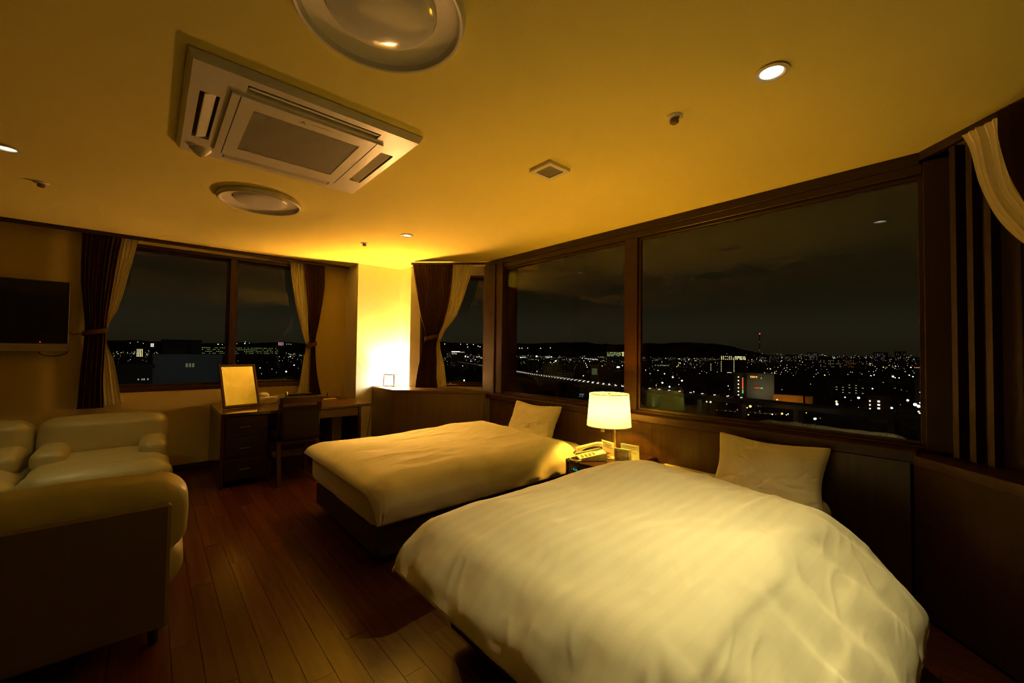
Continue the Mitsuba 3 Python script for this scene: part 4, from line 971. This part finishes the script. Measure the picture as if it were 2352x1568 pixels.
tower('dim row house with faint greenish stair lights left of the lamp', (330, 300), 34, 10, 17, facing(47), 'facade_dark', windows=[('f', -16, 16, 3, 16, 9, 5, .5, 'g', .30, (.35, .4))])
tower('small olive-lit block right of the faint row house', (352, 268), 8, 6, 18, facing(53), 'facade_orange', windows=[('f', -3, 3, 8, 16, 1, 1, 1, 'g', .06, (5.5, 6.5))])
tower('bus-depot roof with a thin yellow-green light line', (705, 385), 26, 10, 12.5, facing(61), 'facade_dark', windows=[('f', -12, 12, 9, 11.5, 11, 2, .7, 'g', .6, (1.5, .5))])
tower('large apartment slab with dense yellow top windows near the tower', (662, 246), 36, 12, 30, facing(70), 'facade_dark', windows=[('f', -17, 17, 23.5, 29.5, 13, 3, .75, 'y', 1.5, (1.2, 1.1)), ('f', 2, 16, 24, 29.5, 7, 3, .9, 'y', 1.5, (1.2, 1.1)), ('f', -18, -14, 5, 22, 1, 7, 1, 'y', 1.2, (.9, .9)), ('f', -.5, 2.5, 3, 24, 1, 10, 1, 'y', 1.2, (.9, .9)), ('f', -8, -2, 4, 5, 5, 1, 1, 'y', 1.4, (.9, .8))])
tower('slim dark block with a dotted stair column left of the slab', (648, 272), 9, 9, 19, facing(68), 'facade_dark', windows=[('f', -2, 0, 6, 18, 1, 5, 1, 'y', 1.2, (.9, .9))])

k = tower('grey hotel block with orange roof sign and red upright sign', (319.5, 105), 24, 14, 18.0, facing(72.6, 2), 'facade_grey', windows=[('f', -9.6, -8.6, 2, 17, 1, 6, 1, 'y', 3., (.75, .75)), ('f', 4.3, 4.9, 15, 16, 1, 1, 1, 'w', .8, (.4, .7))])
HY = facing(72.6, 2)


def hsign(nm, u0, u1, v0, v1, emit, n=0, vert=False, label=None):
    ms = [box((u0, -7.34, v0), (u1, -7.10, v1))]
    q = add(nm, placed(ms[0], (319.5, 105, G), HY), 'led_black', k, False, label=label, emit=None)
    ch = []
    for i in range(n):       # illegible block characters: a few bars each
        a0 = (v1 - v0 if vert else u1 - u0) / n
        for (p0, p1, r0, r1) in ((.12, .88, .12, .3), (.12, .88, .68, .86), (.12, .3, .12, .86), (.42, .58, .12, .86), (.70, .88, .12 if i % 2 else .45, .86)):
            if vert: ch.append(box((u0 + p0 * (u1 - u0), -7.42, v0 + (i + r0) * a0), (u0 + p1 * (u1 - u0), -7.33, v0 + (i + r1) * a0)))
            else: ch.append(box((u0 + (i + p0) * a0, -7.42, v0 + r0 * (v1 - v0)), (u0 + (i + p1) * a0, -7.33, v0 + r1 * (v1 - v0))))
    add('characters', placed(cat_(*ch), (319.5, 105, G), HY), 'led_black', q, False, kind='stuff', emit=emit)


hsign('roof_sign', -2.0, 2.4, 15.4, 17.2, COL['o'] * 1.5, 4, label='orange lit roof sign')
hsign('upright_sign', -7.0, -5.9, 7.2, 15.6, V(1, .13, .03) * 1.6, 7, True, label='red upright sign')
hsign('upright_sign_foot', -7.0, -5.9, 4.4, 7.1, V(.15, 1, .45) * 1.1, 2, True, label='green foot of the upright sign')
hsign('wall_sign', .6, 4.0, 8.4, 9.3, V(1, .10, .03) * 1.3, 5, label='red wall sign')
hsign('wall_sign_end', 4.1, 5.6, 8.4, 9.3, V(.2, 1, .35) * 1.2, 2, label='green end of the wall sign')
add('corner_fin', placed(box((-6.2, -7.3, 0), (-3.9, -6.9, 18.2)), (319.5, 105, G), HY), 'facade_dark', k, False)

k = tower('low orange-lit shop building right of the grey hotel', (291, 77), 15, 8, 6.4, facing(75.4), 'facade_orange', windows=[('f', -6, -5, 4, 5, 1, 1, 1, 'y', 2.5, (.7, .7)), ('f', 3.4, 6, 2.4, 3.4, 2, 1, 1, 'w', .2, (.9, .8))])
tower('small dim orange shop right of the orange-lit building', (293.5, 67), 3.6, 7, 6.3, facing(77), 'facade_orange')
scene['shop_fill_light'] = {'type': 'spot', 'to_world': T().look_at(origin=[279, 75.5, G + 9], target=[289, 76.5, G + 3.5], up=[0, 0, 1]), 'intensity': rgb(150., 60., 7.), 'cutoff_angle': 60., 'beam_width': 40., 'sampling_weight': .35}  # added spot without a fixture, brightens the shop front
scene['hotel_fill_light'] = {'type': 'spot', 'to_world': T().look_at(origin=[296, 92, G + 4], target=[321, 101, G + 10], up=[0, 0, 1]), 'intensity': rgb(230., 190., 95.), 'cutoff_angle': 40., 'beam_width': 12., 'sampling_weight': .35}  # unseen fill added so that the grey hotel facade shows
tower('four-storey apartment house with corridor lights', (420, 70), 24, 9, 11, facing(80), 'facade_dark', windows=[('f', -9, 11, 1.5, 9.5, 5, 4, .8, 'g', .5, (1.1, .45))])
k = tower('apartment houses with bright stairwells near the right end', (262, 32), 8, 7, 11.5, facing(83), 'facade_orange', windows=[('f', -3.6, -2.8, 5.5, 11, 1, 3, 1, 'w', 1.3, (.55, .8)), ('f', -.7, .5, 4.5, 11, 1, 4, 1, 'w', 2.4, (.9, .75))])
k = tower('tall apartment slab with a column of white corridor lamps at the right post', (386, 24), 9.5, 20, 24.5, facing(86.5), 'facade_grey', windows=[('f', 2.7, 4.3, 1.5, 24, 1, 10, 1, 'w', 2.6, (1.0, .8)), ('f', -4.4, 4.4, 24.2, 24.9, 5, 1, 1, 'y', 1.4, (1.7, .35)), ('f', -2.8, -1.6, 8, 9, 1, 1, 1, 'w', 1.4, (1., .6))])
tower('blue-lit small house below the road at left of the bedside lamp', (142, 116), 7, 7, 14.5, facing(50.8), 'facade_cool', windows=[('f', -.2, 1.8, 12.2, 13.9, 4, 2, .8, 'b', .16, (.36, .6))])
for i, (azd, d, w, h, lb) in enumerate(((79.0, 900, 34, 26, 'far grey block with vertical stripes on the right horizon'), (80.6, 900, 22, 27, 'far orange-lit block on the right horizon'), (75.5, 1400, 30, 34, 'far tower pair right of the mast'), (77.5, 1500, 26, 40, 'far slim tower with a lit edge'), (83.2, 1500, 30, 42, 'far block with white window specks'), (84.7, 1600, 24, 46, 'far tower under the red beacon'), (20, 1700, 60, 38, 'far dark slab right of the desk drape'), (33.2, 1200, 40, 30, 'far slab above the corner hall'), (73.8, 1200, 24, 30, 'far block with a lit stair at the foot of the hills'))):
    p = polar(azd, d)
    tower(lb, p, w, 14, h, facing(azd), 'facade_dark', windows=[('f', -w * .45, w * .45, h * .45, h * .95, 14, 5, .35, 'oy'[i != 1] if i < 3 else 'w', .4, (w / 34, h / 34))])

k = thing('radio_mast', 'slim lattice mast with red beacons on the horizon', 'mast')
mp = V(*polar(72.4, 1500), 0)
add('mast_frame', cat_(*[tube([mp + V(3 * a, 3 * b, G), mp + V(.4 * a, .4 * b, 68)], .3, 5) for a, b in ((1, 1), (-1, 1), (1, -1), (-1, -1))], *[tube([mp + V(3 - i * .32, 3 - i * .32, G + i * 12), mp + V(-2.7 + i * .32, 2.7 - i * .32, G + 12 + i * 12)], .2, 5) for i in range(8)]), 'black_metal', k, False)
for z, e in ((68, 1.8), (42, .5), (16, .5)):
    add('beacon', placed(OCT, (mp[0], mp[1], z), 0, 2.2 if e > 1 else 1.6), 'led_black', k, True, emit=COL['r'] * e)

drops = []
for n in range(900):
    y_ = 1.86 - 1.66 * RNG.beta(1.8, .9) if n > 250 else RNG.uniform(2.05, 3.55); z_ = .87 + (.42 if n > 250 else .30) * RNG.beta(.9, 2.4)
    dm = trimesh.creation.icosphere(subdivisions=1, radius=RNG.uniform(.0009, .0022)); dm.apply_scale([.5, 1, RNG.uniform(1, 1.5)]); dm.apply_translation([3.1115, y_, z_]); drops.append(dm)
scene['water'] = {'type': 'dielectric', 'int_ior': 1.33}
add('rain_drops', cat_(*drops), 'water', kb, True, kind='stuff')

# elevated road with a queue of cars, and the street below
VP = spline([(472, 705), (428, 606), (379, 491), (326, 383), (259, 231), (233, 157), (222, 97), (215, 43), (211, -60)], 90)
VZ = -20.5
tng = np.gradient(VP, axis=0); tng /= np.linalg.norm(tng, axis=1, keepdims=True); nr_ = np.stack([-tng[:, 1], tng[:, 0]], -1)


def strip(o0, o1, z0_, z1_):
    a, b = VP + nr_ * o0, VP + nr_ * o1; n = len(VP); v = []
    for p, z in ((a, z0_), (b, z0_), (b, z1_), (a, z1_)): v.append(np.column_stack([p, np.full(n, z)]))
    v = np.stack(v, 1).reshape(-1, 3); f = []
    for i in range(n - 1):
        for j in range(4):
            q = [i * 4 + j, i * 4 + (j + 1) % 4, (i + 1) * 4 + (j + 1) % 4, (i + 1) * 4 + j]; f += [[q[0], q[1], q[2]], [q[0], q[2], q[3]]]
    m = trimesh.Trimesh(v, f, process=False); m.fix_normals(); return m


k = thing('viaduct', 'long elevated road on piers curving across the dark town', 'road')
add('deck', strip(-6, 6, VZ - 1.6, VZ - .1), 'concrete', k, False)
add('parapet', strip(-6.2, -5.9, VZ - 1.6, VZ + .35), 'concrete', k, False)
add('parapet', strip(5.9, 6.2, VZ - 1.6, VZ + .35), 'concrete', k, False)
for i in range(6, 88, 5): add('pier', placed(box((-1.0, -2.2, 0), (1.0, 2.2, VZ - 1.6 - G)), (VP[i][0], VP[i][1], G), math.atan2(tng[i][1], tng[i][0])), 'concrete', k, False)
car_b = cat_(trimesh.convex.convex_hull(np.array([(x, y, z) for x, y, z in [(-2.1, s * .8, .35) for s in (-1, 1)] + [(2.1, s * .8, .35) for s in (-1, 1)] + [(-2.05, s * .8, .85) for s in (-1, 1)] + [(2.0, s * .75, .8) for s in (-1, 1)]])),
             trimesh.convex.convex_hull(np.array([(x, s * w, z) for s in (-1, 1) for x, w, z in ((-1.5, .75, .85), (1.0, .75, .85), (-1.1, .62, 1.4), (.4, .62, 1.4))])))
car_ply = mikit.ply(car_b, 'car_paint', smooth=False)
wheel = trimesh.creation.cylinder(.32, .2, sections=10); wheel.apply_transform(trimesh.transformations.rotation_matrix(math.pi / 2, [1, 0, 0]))
wheel_ply = mikit.ply(cat_(*[placed(wheel, (a, b, .32)) for a in (-1.3, 1.3) for b in (-.75, .75)]), 'rubber', smooth=False)


def head_ply(x): return mikit.ply(cat_(placed(OCT, (x, .55, .72), 0, .26), placed(OCT, (x, -.55, .72), 0, .26)), 'led_black', smooth=True)


front_ply, rear_ply = head_ply(2.08), head_ply(-2.08)


def car(p, yaw, z, lit, label, group):
    k = thing('car', label, 'car', group)
    W = T().translate([float(p[0]), float(p[1]), z]).rotate([0, 0, 1], math.degrees(yaw))
    scene[key_of('body', k)] = {**car_ply, 'to_world': W}
    scene[key_of('wheels', k)] = {**wheel_ply, 'to_world': W}
    for nm, pl, col in (('headlights', front_ply, V(1, .88, .74) * lit[0]), ('tail_lights', rear_ply, V(1, .10, .04) * lit[1])):
        scene[key_of(nm, k)] = {**pl, 'to_world': W, 'emitter': {'type': 'area', 'radiance': rgb(*col), 'sampling_weight': 0.}}


arc = np.concatenate([[0], np.cumsum(np.linalg.norm(np.diff(VP, axis=0), axis=1))])
def on_road(s_, o_): 
    q = V(np.interp(s_, arc, VP[:, 0]), np.interp(s_, arc, VP[:, 1])); t_ = V(np.interp(s_, arc, tng[:, 0]), np.interp(s_, arc, tng[:, 1])); t_ /= np.linalg.norm(t_)
    return q + V(-t_[1], t_[0]) * o_, math.atan2(t_[1], t_[0])
s0 = float(arc[np.argmin(np.abs(VP[:, 1] - 520))]); s1 = float(arc[np.argmin(np.abs(VP[:, 1] - 150))])
for o_ in (2.2, -2.2):
    s_ = s0
    while s_ < s1:
        p, yw = on_road(s_, o_); car(p, yw, VZ - .1, (4.5, .2), 'car with white headlights in the queue on the elevated road', 'cars with headlights on the elevated road')
        s_ += 4.7 + (s_ - s0) / (s1 - s0) * 1.6
s_ = s1
while s_ < s1 + 75:
    p, yw = on_road(s_, 2.2); car(p, yw, VZ - .1, (1.6, .2), 'car with white headlights in the queue on the elevated road', 'cars with headlights on the elevated road'); s_ += 7.
s_ = s0 - 230
while s_ < s0:
    p, yw = on_road(s_, 2.2); car(p, yw, VZ - .1, (.2, 2.6), 'car with red tail lights far out on the elevated road', 'cars with tail lights on the elevated road'); s_ += 11.
for i in range(13):
    a = i / 12; car((236 + 10 * a, 94 - 26 * a), math.atan2(-26, 10), G, (2.0, .6), 'car with white headlights on the street below the elevated road', 'cars on the street')

# dark trees near the foot of the building and the neighbouring roof
for i in range(16):
    azd = 66 + i * 1.55 + RNG.uniform(-.6, .6); d = RNG.uniform(95, 150); h = RNG.uniform(8.5, 12.5) - (d - 95) * .01
    p = polar(azd, d); k = thing('tree', 'dark bushy tree in the row below the right half of the long window', 'tree', 'trees below the long window')
    cr = trimesh.creation.icosphere(subdivisions=4, radius=1.0); q = cr.vertices * V(3.2, 3.2, h * .36)
    q *= (1 + .55 * (meshkit.fbm(cr.vertices * 3 + i * 5, 4, i) - .5))[:, None]; cr = trimesh.Trimesh(q, cr.faces, process=False)
    add('crown', placed(cr, (*p, G + h * .64)), 'foliage', k, False)
    add('trunk', tube([(*p, G), (*p, G + h * .5)], [.28, .16], 8), 'foliage', k)
k = thing('low_roof', 'grey standing-seam roof outside the near right window', 'roof')
ra, rb, rc, rd = V(20, 1.0, 1.05), V(42, -5.2, -1.3), V(30, -9., -6.), V(14, -1.6, -3.0)
ra, rb, rc, rd = V(24, 0.4, .58), V(24, -6.0, -3.0), V(17, -6.0, -4.5), V(17, .4, -1.0)
n0 = np.cross(rb - ra, rd - ra); n0 /= np.linalg.norm(n0); n0 = n0 if n0[2] > 0 else -n0
add('deck', trimesh.convex.convex_hull(np.vstack([np.array([ra, rb, rc, rd]), np.array([ra, rb, rc, rd]) - n0 * .15])), 'roof_metal', k, False)
for i in range(15):
    t_ = i / 14; add('seam', tube([ra + (rd - ra) * t_ + n0 * .03, rb + (rc - rb) * t_ + n0 * .03], .035, 6), 'facade_dark', k, False)
add('wall', trimesh.convex.convex_hull(np.vstack([np.array([ra, rb, rc, rd]) - n0 * .16, np.array([(24, .4, G), (24, -6, G), (17, -6, G), (17, .4, G)])])), 'facade_dark', k, False)
scene['block_fill_light'] = {'type': 'spot', 'to_world': T().look_at(origin=[2., 76., G + 34], target=[6., 110., G + 26], up=[0, 0, 1]), 'intensity': rgb(60., 68., 64.), 'cutoff_angle': 30., 'beam_width': 8., 'sampling_weight': .2}  # extra light with no source of its own, added to lift the pale block
scene['roof_fill_light'] = {'type': 'spot', 'to_world': T().look_at(origin=[15, -2., 8.], target=[21, -3, -2], up=[0, 1, 0]), 'intensity': rgb(3.0, 2.8, 2.0), 'cutoff_angle': 60., 'beam_width': 30., 'sampling_weight': .2}  # added fill from an invisible spot, lightens the neighbouring roof
